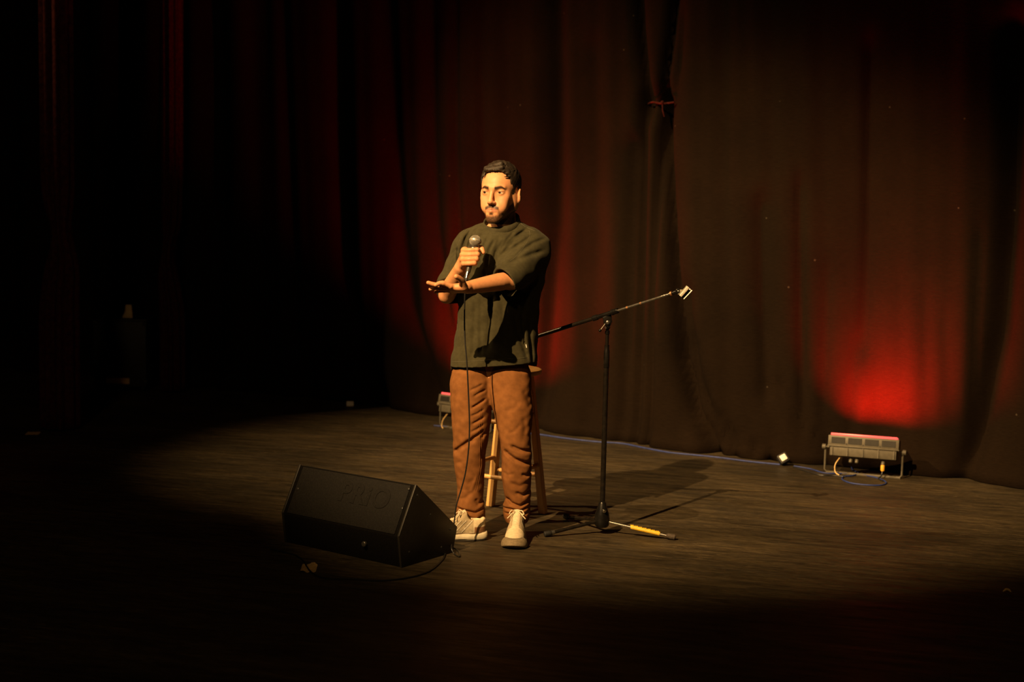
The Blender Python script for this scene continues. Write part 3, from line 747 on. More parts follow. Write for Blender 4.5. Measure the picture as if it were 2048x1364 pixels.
MB().ball(W(1200, 661, YP - .03), .0075, 12).build('lever_ball', M['black_metal'], ms, co)
bo = MB(); bo.tube([BL(1052), BL(1190)], .0095, 14); bt = bo.build('boom_tube', M['worn_metal'], ms)
MB().lathe(BL(1185), BL(1196), [(0, .011), (.1, .0135), (.9, .0135), (1, .011)], 16).build('boom_collar', M['black_metal'], ms)
MB().lathe(BL(1190), BL(1232), [(0, .0105), (1, .0105)], 16).build('boom_sleeve', M['black_metal'], ms)
MB().lathe(BL(1223), BL(1236), [(0, .011), (.05, .0145), (.3, .0145), (.35, .013), (.8, .013), (.85, .0145), (1, .012)], 16).build('boom_grip', M['black_metal'], ms)
MB().tube([BL(1232), BL(1341)], .0062, 12).build('boom_extension', M['satin'], ms)
for x in (1253, 1280): MB().lathe(BL(x), BL(x + 3), [(0, .0072), (1, .0072)], 12).build('wear_ring', M['copper'], ms)
MB().lathe(BL(1341), BL(1344), [(0, .011), (1, .011)], 14).build('locking_ring', M['copper'], ms)
cl2 = MB(); cl2.lathe(BL(1343), BL(1353), [(0, .008), (1, .0095)], 14)
YC = YP - .19; e1 = W(1356, 582, YC); cl2.lathe(e1 + Vector((0, .012, 0)), e1 - Vector((0, .014, 0)), [(0, .010), (.1, .0125), (.9, .0125), (1, .010)], 16)
ck = cl2.build('clip_joint', M['black_metal'], ms)
MB().ball(e1 - Vector((0, .016, 0)), (.005, .003, .005), 10).build('joint_screw', M['satin'], ms, ck)
# clip: an open cradle
ca_ = W(1366, 597, YC - .01); cb_ = W(1382, 579, YC - .01); ax = (cb_ - ca_).normalized(); L_ = (cb_ - ca_).length
side_ = Vector((ax.z, 0, -ax.x)).normalized(); yv = Vector((0, -1, 0)); V = []; Fc = []
cx0 = ca_ - side_ * .010; n = 18
for t in (0, 1):
    for rr in (.0165, .0128):
        for k in range(n + 1):
            an = R(-62 - 145 + 290 * k / n) ; V.append(cx0 + ax * L_ * t + (side_ * -math.cos(an) + yv * math.sin(an)) * rr * (1.0 + .12 * t))
m_ = n + 1
for k in range(n):
    Fc += [(k, k + 1, 2 * m_ + k + 1, 2 * m_ + k), (m_ + k, 3 * m_ + k, 3 * m_ + k + 1, m_ + k + 1), (k, m_ + k, m_ + k + 1, k + 1), (2 * m_ + k, 2 * m_ + k + 1, 3 * m_ + k + 1, 3 * m_ + k)]
for k in (0, n): Fc.append((k, 2 * m_ + k, 3 * m_ + k, m_ + k))
cm = MB().add(V, Fc); cm.prism([W(1359, 579, YC - .005), W(1370, 579, YC - .005), W(1372, 583, YC - .005), W(1361, 591, YC - .005), W(1355, 588, YC - .005), W(1360, 585, YC - .005)], Vector((0, -.012, 0)), None, .0015)
cm.build('microphone_clip', M['clip'], ms)
# base
hubp = pp(1030)
hz = hubp.z; hub = Vector((hb.x, hb.y, 0))
hubm = MB().lathe(hub + Vector((0, 0, .035)), hub + Vector((0, 0, .155)), [(0, .026), (.08, .034), (.3, .037), (.55, .033), (.75, .024), (.95, .018), (1, .015)], 24)
ho = hubm.build('tripod_hub', M['black_metal'], ms)
bp_ = hub + Vector((.008, -.028, .118)); MB().lathe(bp_, bp_ + Vector((.002, -.012, 0)), [(0, .009), (.4, .009), (.45, .006), (1, .006)], 12).build('hub_bolt', M['steel'], ms, ho)
FA = F(1093, 1074); FB = F(1346, 1080); FC = hub + Vector((-.16, .30, 0))
for k, f in enumerate((FA, FB, FC)):
    d = (f - hub); d.z = 0; L_ = d.length; dn = d.normalized(); s0 = hub + dn * .03 + zz * .062; s1 = f + zz * .014
    l = MB()
    if k == 1: l.tube([s0, s1], .0058, 12); lg = l.build('leg', M['steel'], ms); lg['label'] = 'bare steel leg wrapped with yellow tape'
    else:
        l.tube([s0, s0.lerp(s1, .97)], .0085, 12); l.box((.05, .018, .012), Matrix.Translation(s0.lerp(s1, .12)) @ Matrix.Rotation(math.atan2(dn.y, dn.x), 4, 'Z'), .003); lg = l.build('leg', M['worn_metal'], ms)
    ft = MB().lathe(s0.lerp(s1, .90), s1 + dn * .012, [(0, .010), (.15, .013), (.9, .0135), (1, .010)], 14).build('rubber_foot', M['rubber_worn'] if k == 1 else M['rubber'], ms, lg)
    if k == 1:
        ty = MB(); ty.lathe(s0.lerp(s1, .355), s0.lerp(s1, .80), [(0, .0092), (.02, .0098), (.5, .0095), (.98, .0098), (1, .009)], 16)
        for q in range(7):
            pz = s0.lerp(s1, .37 + q * .065); ty.box((.016, .0016, .006), Matrix.Translation(pz + zz * .009) @ Matrix.Rotation(math.atan2(dn.y, dn.x), 4, 'Z') @ Matrix.Rotation(R(14 + q * 7 % 20), 4, 'X'), 0)
        ty.build('yellow_tape', M['yellow'], ms, lg)
    elif k == 0:
        MB().lathe(s0.lerp(s1, .84), s0.lerp(s1, .90), [(0, .0095), (1, .0115)], 12).build('leg_sleeve', M['satin'], ms, lg)

# ================================================================== MICROPHONE in the hand
mA = W(933, 557, 6.315); mB = W(950.5, 478, 6.375); mdir = (mB - mA).normalized(); mL = (mB - mA).length
gc = W(950.5, 482, 6.372); GR = .0262
mh = empty('microphone', mA, 'handheld microphone with a silver ball grille, held in the man\'s right hand', 'microphone')
MB().lathe(gc - mdir * GR * .98, gc - mdir * GR * 1.9, [(0, .0215), (.35, .0185), (.4, .0165), (1, .0155)], 24).build('collar', M['satin'], mh)
MB().lathe(gc - mdir * .030, mA + mdir * .030, [(0, .0150), (.3, .0145), (.8, .0120), (1, .0112)], 20).build('handle', M['handle'], mh)
MB().lathe(mA + mdir * .036, mA + mdir * .001, [(0, .0096), (.1, .0100), (.8, .0100), (.82, .0088), (1, .0088)], 18).build('connector', M['steel'], mh)
MB().lathe(mA + mdir * .003, mA - mdir * .016, [(0, .0080), (.5, .0072), (1, .0040)], 14).build('strain_relief', M['rubber'], mh)
inner = MB().ball(gc, GR * .93, 24).build('windscreen', M['mesh_dark'], mh)
gr = MB(); ux = mdir.orthogonal().normalized(); uy = mdir.cross(ux); NG = 40
for s_ in (-1, 1):                     # woven wire ball: two families of spirals
    for k in range(NG):
        pts = []
        for i in range(25):
            th = R(8) + (R(172) - R(8)) * i / 24.0; ph = 2 * math.pi * k / NG + s_ * th * .55
            flat = 1.0 if th < math.pi / 2 else .92
            pts.append(gc + (mdir * math.cos(th) * flat + (ux * math.cos(ph) + uy * math.sin(ph)) * math.sin(th)) * GR)
        gr.tube(pts, 0.00062, 4, caps=False)
gr.ball(gc + mdir * GR * .97, (.004, .004, .002), 8)
go = gr.build('ball_grille', M['grille'], mh); go['kind'] = 'stuff'
bd = mdir; MB().lathe(gc - bd * .0035, gc + bd * .0035, [(0, .0262), (.1, .0282), (.9, .0282), (1, .0262)], 32).build('grille_band', M['grille'], mh)
# mic cable
ce = mA - mdir * .012
cpts = [ce, W(931, 575, 6.31), W(929.5, 600, 6.315), W(929, 640, 6.32), W(930, 680, 6.315), W(934, 730, 6.30), W(937, 790, 6.30), W(939, 850, 6.30), W(937, 900, 6.30), W(931, 945, 6.30), W(922, 980, 6.30), W(913, 1010, 6.295), W(909, 1040, 6.29), W(905, 1070, 6.28), F(903, 1095, .03), F(909, 1108, .006), F(919, 1113, .005), F(917, 1103, .006), F(906, 1096, .012), F(893, 1101, .006), F(884, 1120, .005), F(850, 1146, .005), F(780, 1160, .005), F(700, 1158, .005), F(650, 1156, .005), F(628, 1148, .005), F(617, 1138, .013), F(612, 1130, .013), F(604, 1119, .005), F(585, 1108, .005), F(540, 1098, .005)]
tag(MB().tube(cpts, .0033, 8, smooth_pts=6).build('microphone_cable', M['cable']), 'thin black cable hanging from the held microphone down to the floor', 'cable')

# ================================================================== THE MAN
man_base = F(985, 1078)
man = empty('person', (man_base.x, 6.58, 0), 'man in dark olive T-shirt and brown trousers speaking with one palm turned up', 'person')
YB = 6.60
# ---- head frame
HC_ = W(1000.5, 385, 6.58); HS = 1.17; HY = R(-21.5)
Hm = Matrix.Translation(HC_) @ Matrix.Rotation(HY, 4, 'Z') @ Matrix.Scale(HS, 4)
Hi = np.array(Hm.inverted())
def to_head(X, Y, Z):
    return [(Hi[i, 0] * X + Hi[i, 1] * Y + Hi[i, 2] * Z + Hi[i, 3]) for i in range(3)]
hp = lambda x, y, z: Hm @ Vector((x, y, z))
Hrot = Matrix.Rotation(HY, 3, 'Z')
st_ = .0021
zl = W(985, 640, YB).z
ax_x = rng((W(845, 560, 6.2).x, W(1092, 560, 6.6).x, st_)); ax_y = rng((6.06, 6.76, st_ * 1.04)); 
zh = W(985, 640, YB).z
ax_z = rng((0.06, zh, .012), (zh, HC_.z + .17, st_))
S = SDF(ax_x, ax_y, ax_z)
# hidden trunk and legs (inside the clothes)
def trunk(S):
    sec = []
    for py, x0, x1, ry in ((760, 925, 1050, .085), (700, 930, 1052, .09), (620, 932, 1056, .09), (540, 935, 1065, .09), (490, 940, 1072, .085), (466, 955, 1058, .06), (452, 972, 1040, .045)):
        a_ = W(x0, py, YB); b_ = W(x1, py, YB); sec.append((a_.z, (a_.x + b_.x) / 2, YB + .01, (b_.x - a_.x) / 2, ry))
    S.loft(sec, .02)
    S.chain([W(950, 760, YB), W(940, 880, 6.58), W(942, 1040, 6.56)], [.08, .055, .035], .02)
    S.chain([W(1025, 760, YB), W(1034, 880, 6.54), W(1036, 1030, 6.56)], [.08, .055, .035], .02)
    S.cap(W(942, 1040, 6.56), F(973, 1079) + Vector((-.066, .004, .070)), .033, .020, .01); S.cap(W(1036, 1030, 6.56), F(1031, 1098) + Vector((.012, .215, .075)), .033, .024, .01)
trunk(S)
# neck
S.cap(hp(0, .022, -.085), hp(0, .052, -.20), .053 * HS, .060 * HS, .02)
for s_ in (-1, 1): S.cap(hp(s_ * .036, .012, -.08), hp(s_ * .012, -.018, -.185), .012 * HS, .012 * HS, .02)
# ---- head, evaluated in its own frame
def head_field(X, Y, Z):
    hx, hy, hz = to_head(X, Y, Z)
    sh = np.broadcast_shapes(hx.shape, hy.shape, hz.shape); hx, hy, hz = [np.broadcast_to(a, sh).astype(np.float32) for a in (hx, hy, hz)]
    D = np.full(sh, .5, np.float32)
    def sm(d, k, sub=False):
        nonlocal D
        if sub:
            d = -d; h = np.clip(.5 - .5 * (d - D) / k, 0, 1); D = d * (1 - h) + D * h + k * h * (1 - h)
        else:
            h = np.clip(.5 + .5 * (d - D) / k, 0, 1); D = d * (1 - h) + D * h - k * h * (1 - h)
    def E(c, r, k, sub=False, rz=0.0, rx=0.0):
        x, y, z = hx - c[0], hy - c[1], hz - c[2]
        if rz: x, y = x * math.cos(rz) + y * math.sin(rz), -x * math.sin(rz) + y * math.cos(rz)
        if rx: y, z = y * math.cos(rx) + z * math.sin(rx), -y * math.sin(rx) + z * math.cos(rx)
        k0 = np.sqrt((x / r[0]) ** 2 + (y / r[1]) ** 2 + (z / r[2]) ** 2); k1 = np.sqrt((x / r[0] ** 2) ** 2 + (y / r[1] ** 2) ** 2 + (z / r[2] ** 2) ** 2)
        sm(k0 * (k0 - 1) / np.maximum(k1, 1e-6), k, sub)
    def K(a, b, ra, rb, k, sub=False):
        ab = [b[i] - a[i] for i in range(3)]; L2 = sum(q * q for q in ab) + 1e-9
        t = np.clip(((hx - a[0]) * ab[0] + (hy - a[1]) * ab[1] + (hz - a[2]) * ab[2]) / L2, 0, 1)
        sm(np.sqrt((hx - a[0] - t * ab[0]) ** 2 + (hy - a[1] - t * ab[1]) ** 2 + (hz - a[2] - t * ab[2]) ** 2) - (ra + (rb - ra) * t), k, sub)
    E((0, .014, .036), (.072, .090, .080), .01)
    E((0, -.016, .020), (.062, .070, .060), .02)            # forehead block
    E((0, -.018, -.034), (.056, .062, .076), .02)           # mid face
    for s in (-1, 1):
        K((s * .050, .006, -.048), (s * .018, -.066, -.101), .013, .013, .022)    # jaw
        E((s * .0385, -.052, -.020), (.021, .020, .020), .020)                    # cheekbone
        E((s * .034, -.060, -.052), (.020, .020, .026), .02)                     # cheek
        K((s * .010, -.0825, .0165), (s * .040, -.067, .018), .0070, .0050, .014)  # brow ridge
    K((-.009, -.0755, -.107), (.009, -.0755, -.107), .0125, .0125, .014)           # chin
    E((0, -.068, -.068), (.032, .022, .024), .014)                               # muzzle
    for s in (-1, 1):
        E((s * .0315, -.090, .000), (.0165, .010, .0095), .010, True)            # socket
        E((s * .0315, -.0680, .000), (.0148, .0142, .0138), .005)                # lids over the eyeball
        E((s * .0320, -.0835, -.0012), (.0122, .0085, .0034), .0020, True, rz=s * .25)   # opening
    K((0, -.082, .014), (0, -.099, -.034), .0060, .0088, .009)                   # nose ridge
    E((0, -.1005, -.038), (.0098, .0088, .0085), .006)
    for s in (-1, 1):
        E((s * .0108, -.0895, -.041), (.0062, .0095, .0060), .007)
        E((s * .0062, -.0985, -.0488), (.0032, .0045, .0030), .002, True)
    K((0, -.0875, -.048), (0, -.0895, -.058), .0035, .0035, .008)
    for s in (-1, 1):
        K((0, -.0915, -.0640), (s * .021, -.0815, -.0685), .0046, .0026, .004)   # upper lip
        K((0, -.0905, -.0735), (s * .017, -.0830, -.0715), .0058, .0034, .004)   # lower lip
        K((0, -.0975, -.0685), (s * .022, -.0860, -.0700), .0014, .0012, .0020, True)
    E((0, -.0770, -.089), (.022, .0115, .014), .012)
    for s in (-1, 1):      # ears
        E((s * .0590, .006, -.032), (.0150, .0300, .0400), .018)
        E((s * .0750, .016, -.011), (.0085, .0190, .0285), .006, rz=s * .50, rx=.15)
        E((s * .0855, .008, -.006), (.0055, .0085, .0160), .004, True, rz=s * .50, rx=.15)
        E((s * .0735, .008, -.032), (.0070, .0090, .0100), .006)
    return D * HS
lo = np.array(HC_) - .165; hi = np.array(HC_) + .165
S.fn(lo, hi, head_field, .012)
# ---- right arm (picture left), holding the microphone
Rsh, Rel, Rwr = W(938, 492, 6.62), W(894, 589, 6.545), W(921, 536, 6.41)
S.cap(Rsh, Rel, .050, .036, .02)
mf = Rel.lerp(Rwr, .35)
S.chain([Rel, mf, Rwr], [.036, .040, .0275], .012)
S.ell(Rel + Vector((-.004, .010, -.012)), (.026, .026, .026), .02)
ax_m = lambda py, off=0: W(950.5 - (py - 482) * (17.5 / 75.0), py, 6.372 - (py - 482) * (.057 / 75.0) + off)
palmC = []
rows = [(500, 928, 954, 944), (509, 925.5, 955, 945), (518, 925.5, 953, 943), (526.5, 928, 949, 941)]
rad = [.0112, .0112, .0108, .0098]
for (py, xm, xp, xt), r0 in zip(rows, rad):
    mcp = W(xm, py + 1, ax_m(py).y + .006); pip = W(xp, py, ax_m(py).y - .020); dip = W(xp + 1.5, py + 1, ax_m(py).y + .012); tip = W(xt, py + 1.5, ax_m(py).y + .0265)
    midf = mcp.lerp(pip, .45) + Vector((-.002, -.014, 0))
    S.chain([mcp, midf, pip], [r0 * 1.12, r0 * 1.0, r0 * 1.02], .0035); S.chain([pip, dip, tip], [r0, r0 * .92, r0 * .85], .003)
    S.ell(mcp + Vector((-.001, -.003, .001)), (.0100, .0100, .0090), .008)
    S.cap(mcp, Rwr.lerp(W(925, 531, 6.41), .5), r0 * 1.15, .021, .006)
S.cap(W(930, 505, 6.395), W(924, 530, 6.405), .018, .021, .012)
S.cap(Rwr, W(925, 526, 6.40), .026, .023, .012)
S.cap(W(931, 501, 6.368), W(932.5, 524, 6.349), .0155, .0145, .010)
# thumb round the far side, tip showing on the right
S.chain([W(930, 524, 6.415), W(945, 509, 6.412), W(958, 497, 6.398), W(963.5, 498, 6.378), W(966.5, 505, 6.368)], [.016, .0145, .0125, .0118, .0092], .005)
S.ell(W(961, 495, 6.388), (.0115, .0115, .0105), .006)
# ---- left arm (picture right), stretched across, palm up
Lsh, Lel, Lwr = W(1066, 492, 6.60), W(1021, 560, 6.40), W(936, 575, 6.225)
S.cap(Lsh, Lel, .056, .044, .02)
mf = Lel.lerp(Lwr, .28); mf2 = Lel.lerp(Lwr, .62)
S.chain([Lel, mf, mf2, Lwr], [.0385, .0400, .0350, .0275], .012)
S.ell(Lel + Vector((.005, .0, .002)), (.04, .04, .038), .02)
hY = 6.20
L_m = [W(901, 573, 6.145), W(899, 576, 6.168), W(900, 579, 6.191), W(903, 582, 6.212)]
wr2 = W(933, 575, 6.215)
for i, m_ in enumerate(L_m):
    S.cap(wr2 + Vector((0, (i - 1.5) * .012, -.002)), m_, .0190, .0125, .012)
S.ell(W(918, 576, 6.175), (.036, .036, .016), .012)
S.ell(W(922, 574, 6.150), (.026, .016, .017), .012)            # thenar
fing = [[(901, 572.5, 6.143), (886, 566.5, 6.132), (878, 567, 6.126), (871.5, 570, 6.120)],
        [(899, 575, 6.166), (880, 571, 6.158), (866, 568.5, 6.152), (856.5, 565.5, 6.148)],
        [(900, 578, 6.190), (881, 576, 6.182), (869, 576, 6.176), (861, 578.5, 6.172)],
        [(903, 581, 6.212), (888, 581, 6.208), (878, 582, 6.204), (871, 584, 6.200)]]
for f, r0 in zip(fing, (.0108, .0108, .0104, .0092)):
    S.chain([W(*p) for p in f], [r0 * 1.08, r0, r0 * .92, r0 * .80], .0035)
    S.ell(W(*f[1]), (r0 * 1.04,) * 3, .004)
S.chain([W(928, 574, 6.150), W(924, 563, 6.128), W(919, 557, 6.112), W(912.5, 553, 6.098)], [.018, .0138, .0122, .0108], .006)
Vb, Fb = S.mesh(); Vb = smooth_mesh(Vb, Fb, 1, .4)
del S
# ---- skin colouring (pigment only: lips, brows, beard stubble, eyes rims)
X, Y, Z = Vb[:, 0], Vb[:, 1], Vb[:, 2]
hx, hy, hz = to_head(X, Y, Z); ahx = np.abs(hx)
colr = np.tile(np.array([.64, .305, .148], np.float32), (len(Vb), 1))
rs_ = np.random.RandomState(3)
def noise1(a, b, c, f):
    return (np.sin(a * f + 1.3 * np.sin(b * f * .7)) + np.sin(b * f * 1.3 + 1.7 * np.sin(c * f * .9)) + np.sin(c * f * 1.1 + 1.1 * np.sin(a * f * 1.2))) / 3
nn = rs_.uniform(-1, 1, len(Vb))
def blend(mask, c, base=None):
    global colr
    mk = np.clip(mask, 0, 1)[:, None]; colr = colr * (1 - mk) + np.array(c, np.float32) * mk
def sst(x, a, b): t = np.clip((x - a) / (b - a), 0, 1); return t * t * (3 - 2 * t)
inhead = (np.abs(hx) < .1) & (np.abs(hy) < .13) & (hz > -.15) & (hz < .14)
arm = ~inhead & (Z < HC_.z - .2)
blend(arm * .5, (.52, .235, .105))
hairy = arm & (X > W(938, 560, 6.3).x) & (Z > W(1000, 600, 6.3).z)
blend(hairy * .25 * np.clip(noise1(X, Y, Z, 900), 0, 1), (.20, .10, .05))
# cheeks and nose a bit redder
blend(inhead * .35 * np.exp(-(((ahx - .035) / .02) ** 2 + ((hz + .025) / .02) ** 2)) * (hy < -.03), (.60, .27, .17))
# beard
zb = np.interp(hy, [-.11, -.080, -.066, -.055, -.035, -.010, .015, .03], [-.092, -.090, -.076, -.066, -.050, -.026, .012, .015])
beard = sst(zb - hz + .003 * nn, -.008, .009) * (hz > -.125) * sst(.028 - hy, 0, .008)
under = sst(-.128 - hz, 0, .012)
beard = beard * (1 - under) * inhead * sst(.0685 - ahx, 0, .003)
gap = np.exp(-((hz + .0665) / .010) ** 4) * (ahx < .030) * (hy < -.06)
beard = beard * (1 - gap)
mus = np.exp(-((hz - (-.0550 - .40 * np.maximum(ahx - .008, 0))) / .0072) ** 4) * sst(.031 - ahx, 0, .005) * (hy < -.06) * inhead
soul = np.exp(-((hz + .0845) / .0055) ** 4 - (ahx / .010) ** 4) * (hy < -.07) * inhead
corner = np.exp(-((ahx - .028) / .0035) ** 2 - ((hz + .074) / .010) ** 4) * (hy < -.06) * inhead
bm_ = np.clip(np.maximum.reduce([beard * .93, mus * .95, soul * .85, corner * .4]) * (1 + .12 * nn), 0, .97)
# brows
bz = .0160 + .0035 * np.exp(-((ahx - .034) / .012) ** 2) - np.maximum(ahx - .038, 0) * .35
bw = .0064 - .0030 * sst(ahx, .03, .05)
brow = np.exp(-((hz - bz) / bw) ** 4) * sst(ahx, .010, .014) * sst(.0515 - ahx, 0, .006) * (hy < -.04) * inhead
# hair root zone under the hair object
scalp = inhead * (sst(hz, .074, .080) + (hy > .0) * sst(hz, -.0, .02) * (ahx < .08))
lips = (np.exp(-((hz + .0690) / .0072) ** 4) * sst(.0235 - ahx, 0, .004) * (hy < -.075)) * inhead
blend(lips * .8, (.46, .19, .13))
blend(np.clip(bm_, 0, 1), (.026, .014, .008)); blend(brow * .97, (.012, .007, .005)); blend(np.clip(scalp, 0, 1) * .9, (.02, .013, .009))
lash = np.exp(-((hz - (.0042 - .10 * (ahx - .03) ** 2 * 40)) / .0014) ** 2) * (np.abs(ahx - .032) < .0135) * (hy < -.06) * inhead
blend(lash * .75, (.03, .017, .012))
new_mesh('body', Vb, Fb, M['skin'], root=man, parent=man, colors=colr)
# eyes
for s in (-1, 1):
    c = hp(s * .0315, -.0680, .000); r = .0129 * HS
    bmx = bmesh.new(); bmesh.ops.create_uvsphere(bmx, u_segments=40, v_segments=28, radius=1)
    gz = (Matrix.Rotation(HY - R(10), 3, 'Z') @ Vector((0, -1, -.02))).normalized()
    Vv = [c + v_.co * r * (1 + (.05 if v_.co.dot(gz) > .9 else 0)) for v_ in bmx.verts]
    cc_ = []
    for v_ in bmx.verts:
        d = v_.co.normalized().dot(gz); cc_.append((.008, .006, .005) if d > .975 else ((.055, .028, .014) if d > .88 else (.55, .47, .40)))
    Fv = [tuple(v_.index for v_ in f.verts) for f in bmx.faces]; bmx.free()
    new_mesh('eye', [tuple(q) for q in Vv], Fv, M['sclera'], root=man, parent=man, colors=np.array(cc_, np.float32))
# ---- hair
S = SDF(rng((HC_.x - .13, HC_.x + .13, .0021)), rng((HC_.y - .15, HC_.y + .16, .0024)), rng((HC_.z - .12, HC_.z + .165, .0021)))
def hair_field(X, Y, Z):
    hx, hy, hz = to_head(X, Y, Z); sh = np.broadcast_shapes(hx.shape, hy.shape, hz.shape); hx, hy, hz = [np.broadcast_to(a, sh).astype(np.float32) for a in (hx, hy, hz)]
    def EL(c, r):
        x, y, z = hx - c[0], hy - c[1], hz - c[2]; k0 = np.sqrt((x / r[0]) ** 2 + (y / r[1]) ** 2 + (z / r[2]) ** 2); k1 = np.sqrt((x / r[0] ** 2) ** 2 + (y / r[1] ** 2) ** 2 + (z / r[2] ** 2) ** 2)
        return k0 * (k0 - 1) / np.maximum(k1, 1e-6)
    d1 = EL((0, .014, .038), (.0755, .096, .085)); d2 = EL((-.004, -.008, .056), (.063, .0755, .064)); k = .02
    h = np.clip(.5 + .5 * (d2 - d1) / k, 0, 1); D = d2 * (1 - h) + d1 * h - k * h * (1 - h)
    d3 = EL((0, -.010, .006), (.0690, .050, .075)); h = np.clip(.5 + .5 * (d3 - D) / .008, 0, 1); D = d3 * (1 - h) + D * h - .008 * h * (1 - h)
    # combed clumps
    th = np.arctan2(hx + .02, .10 - hy * .2); 
    topm = 1 / (1 + np.exp(-(hz - .075) / .008))
    D = D + .0013 * np.sin((hx * .8 + hy * .55 + .004 * np.sin(hz * 120)) * 330) * topm + .0006 * np.sin((hx + hy * .5) * 800 + hz * 300)
    # cut line in side view (hy,hz)
    poly = [(-.13, .084), (-.066, .083), (-.056, .078), (-.050, .064), (-.043, .050), (-.046, .036), (-.041, .010), (-.036, -.030), (-.018, -.032), (-.013, .012), (.004, .026), (.026, .020), (.034, -.015), (.038, -.058), (.14, -.070), (.16, .18), (-.13, .18)]
    def polyd(px, py):
        d = np.full(px.shape, 1e9, np.float32); inside = np.zeros(px.shape, bool); n = len(poly)
        for i in range(n):
            x0, y0 = poly[i]; x1, y1 = poly[(i + 1) % n]; ex, ey = x1 - x0, y1 - y0
            t = np.clip(((px - x0) * ex + (py - y0) * ey) / (ex * ex + ey * ey), 0, 1); d = np.minimum(d, (px - x0 - t * ex) ** 2 + (py - y0 - t * ey) ** 2)
            c = ((y0 > py) != (y1 > py)) & (px < (x1 - x0) * (py - y0) / (y1 - y0 + 1e-12) + x0); inside ^= c
        d = np.sqrt(d); return np.where(inside, -d, d)
    wob = .0012 * np.sin(hx * 230) + .0010 * np.sin(hx * 610 + 1)
    cut = polyd(hy, hz + wob - .05 * np.clip(ahx_(hx) - .020, 0, 1))
    # keep a shell only (scalp side is inside the head)
    k = .005; h = np.clip(.5 - .5 * (cut - D) / k, 0, 1); return (cut * (1 - h) + D * h + k * h * (1 - h)) * HS
def ahx_(x): return np.abs(x)
S.fn((-9, -9, -9), (9, 99, 99), hair_field, 0.0)
for p, q, r in (((-.030, -.064, .088), (.030, -.062, .096), .010), ((-.040, -.054, .092), (.020, -.046, .110), .012), ((-.048, -.046, .078), (-.035, -.060, .086), .010), ((-.044, -.030, .092), (.028, -.020, .110), .011), ((.030, -.058, .088), (.048, -.042, .078), .009), ((-.028, 0, .104), (.028, .01, .112), .010)):
    S.cap(hp(*p), hp(*q), r * HS * .8, r * HS * .9, .006)
def lock_pt(x, y): return hp(x, y, .050 + .0745 * math.sqrt(max(.02, 1 - (x / .070) ** 2 - ((y - .004) / .090) ** 2)))
for i in range(90):      # separate locks, combed back and to the side
    x0 = random.uniform(-.052, .048); y0 = random.uniform(-.072, -.01); dx = random.uniform(.010, .030); dy = random.uniform(.020, .045); r0 = random.uniform(.0020, .0034)
    P_ = [lock_pt(max(-.060, min(.060, x0 + dx * t)), y0 + dy * t) for t in (0, .33, .66, 1)]
    S.chain(P_, [r0 * .7, r0 * 1.15, r0, r0 * .4], .0012)
Vh, Fh = S.mesh(); Vh = smooth_mesh(Vh, Fh, 1, .3); new_mesh('hair', Vh, Fh, M['hair'], root=man, parent=man); del S

# ---- T-shirt
YF = 6.47
ST3 = .0030
S = SDF(rng((W(866, 560, 6.5).x, W(1104, 560, 6.6).x, ST3)), rng((6.28, 6.80, ST3)), rng((W(985, 748, YB).z, W(1000, 425, YB).z, ST3)))
rowsT = [(436, 983, 1030, .030), (443, 972, 1044, .045), (450, 952, 1058, .062), (457, 936, 1071, .078), (466, 925, 1086, .092), (478, 918, 1093, .104), (495, 915, 1094, .115), (530, 916, 1093, .123), (560, 917, 1089, .125), (582, 917, 1081, .127), (610, 916, 1078, .128), (660, 911, 1075, .128), (700, 906, 1074, .132), (745, 899, 1074, .142)]
sec = []
for py, x0, x1, ry in rowsT:
    a_ = W(x0, py, YB + .0); b_ = W(x1, py, YB); yo = .03 * max(0, (470 - py)) / 30
    sec.append((a_.z, (a_.x + b_.x) / 2, YB + .01 + yo * .3, (b_.x - a_.x) / 2, ry))
S.loft(sec, .01, p=2.5)
S.ell(W(1000, 505, 6.52), (.13, .055, .09), .04)                    # chest
# sleeves
Sr0, Sr1 = W(938, 500, 6.62), W(900, 572, 6.575); S.cap(Sr0, Sr1, .082, .058, .03); S.cap(Sr1, W(899, 590, 6.59), .060, .058, .02)
Sl0, Sl1, Sl2 = W(1060, 500, 6.60), W(1034, 537, 6.48), W(1008, 566, 6.37); S.cap(Sl0, Sl1, .092, .086, .03); S.cap(Sl1, Sl2, .086, .072, .02)
S.cap(Sl2, Sl2 + (Sl2 - Sl1).normalized() * .05, .072, .07, .0)
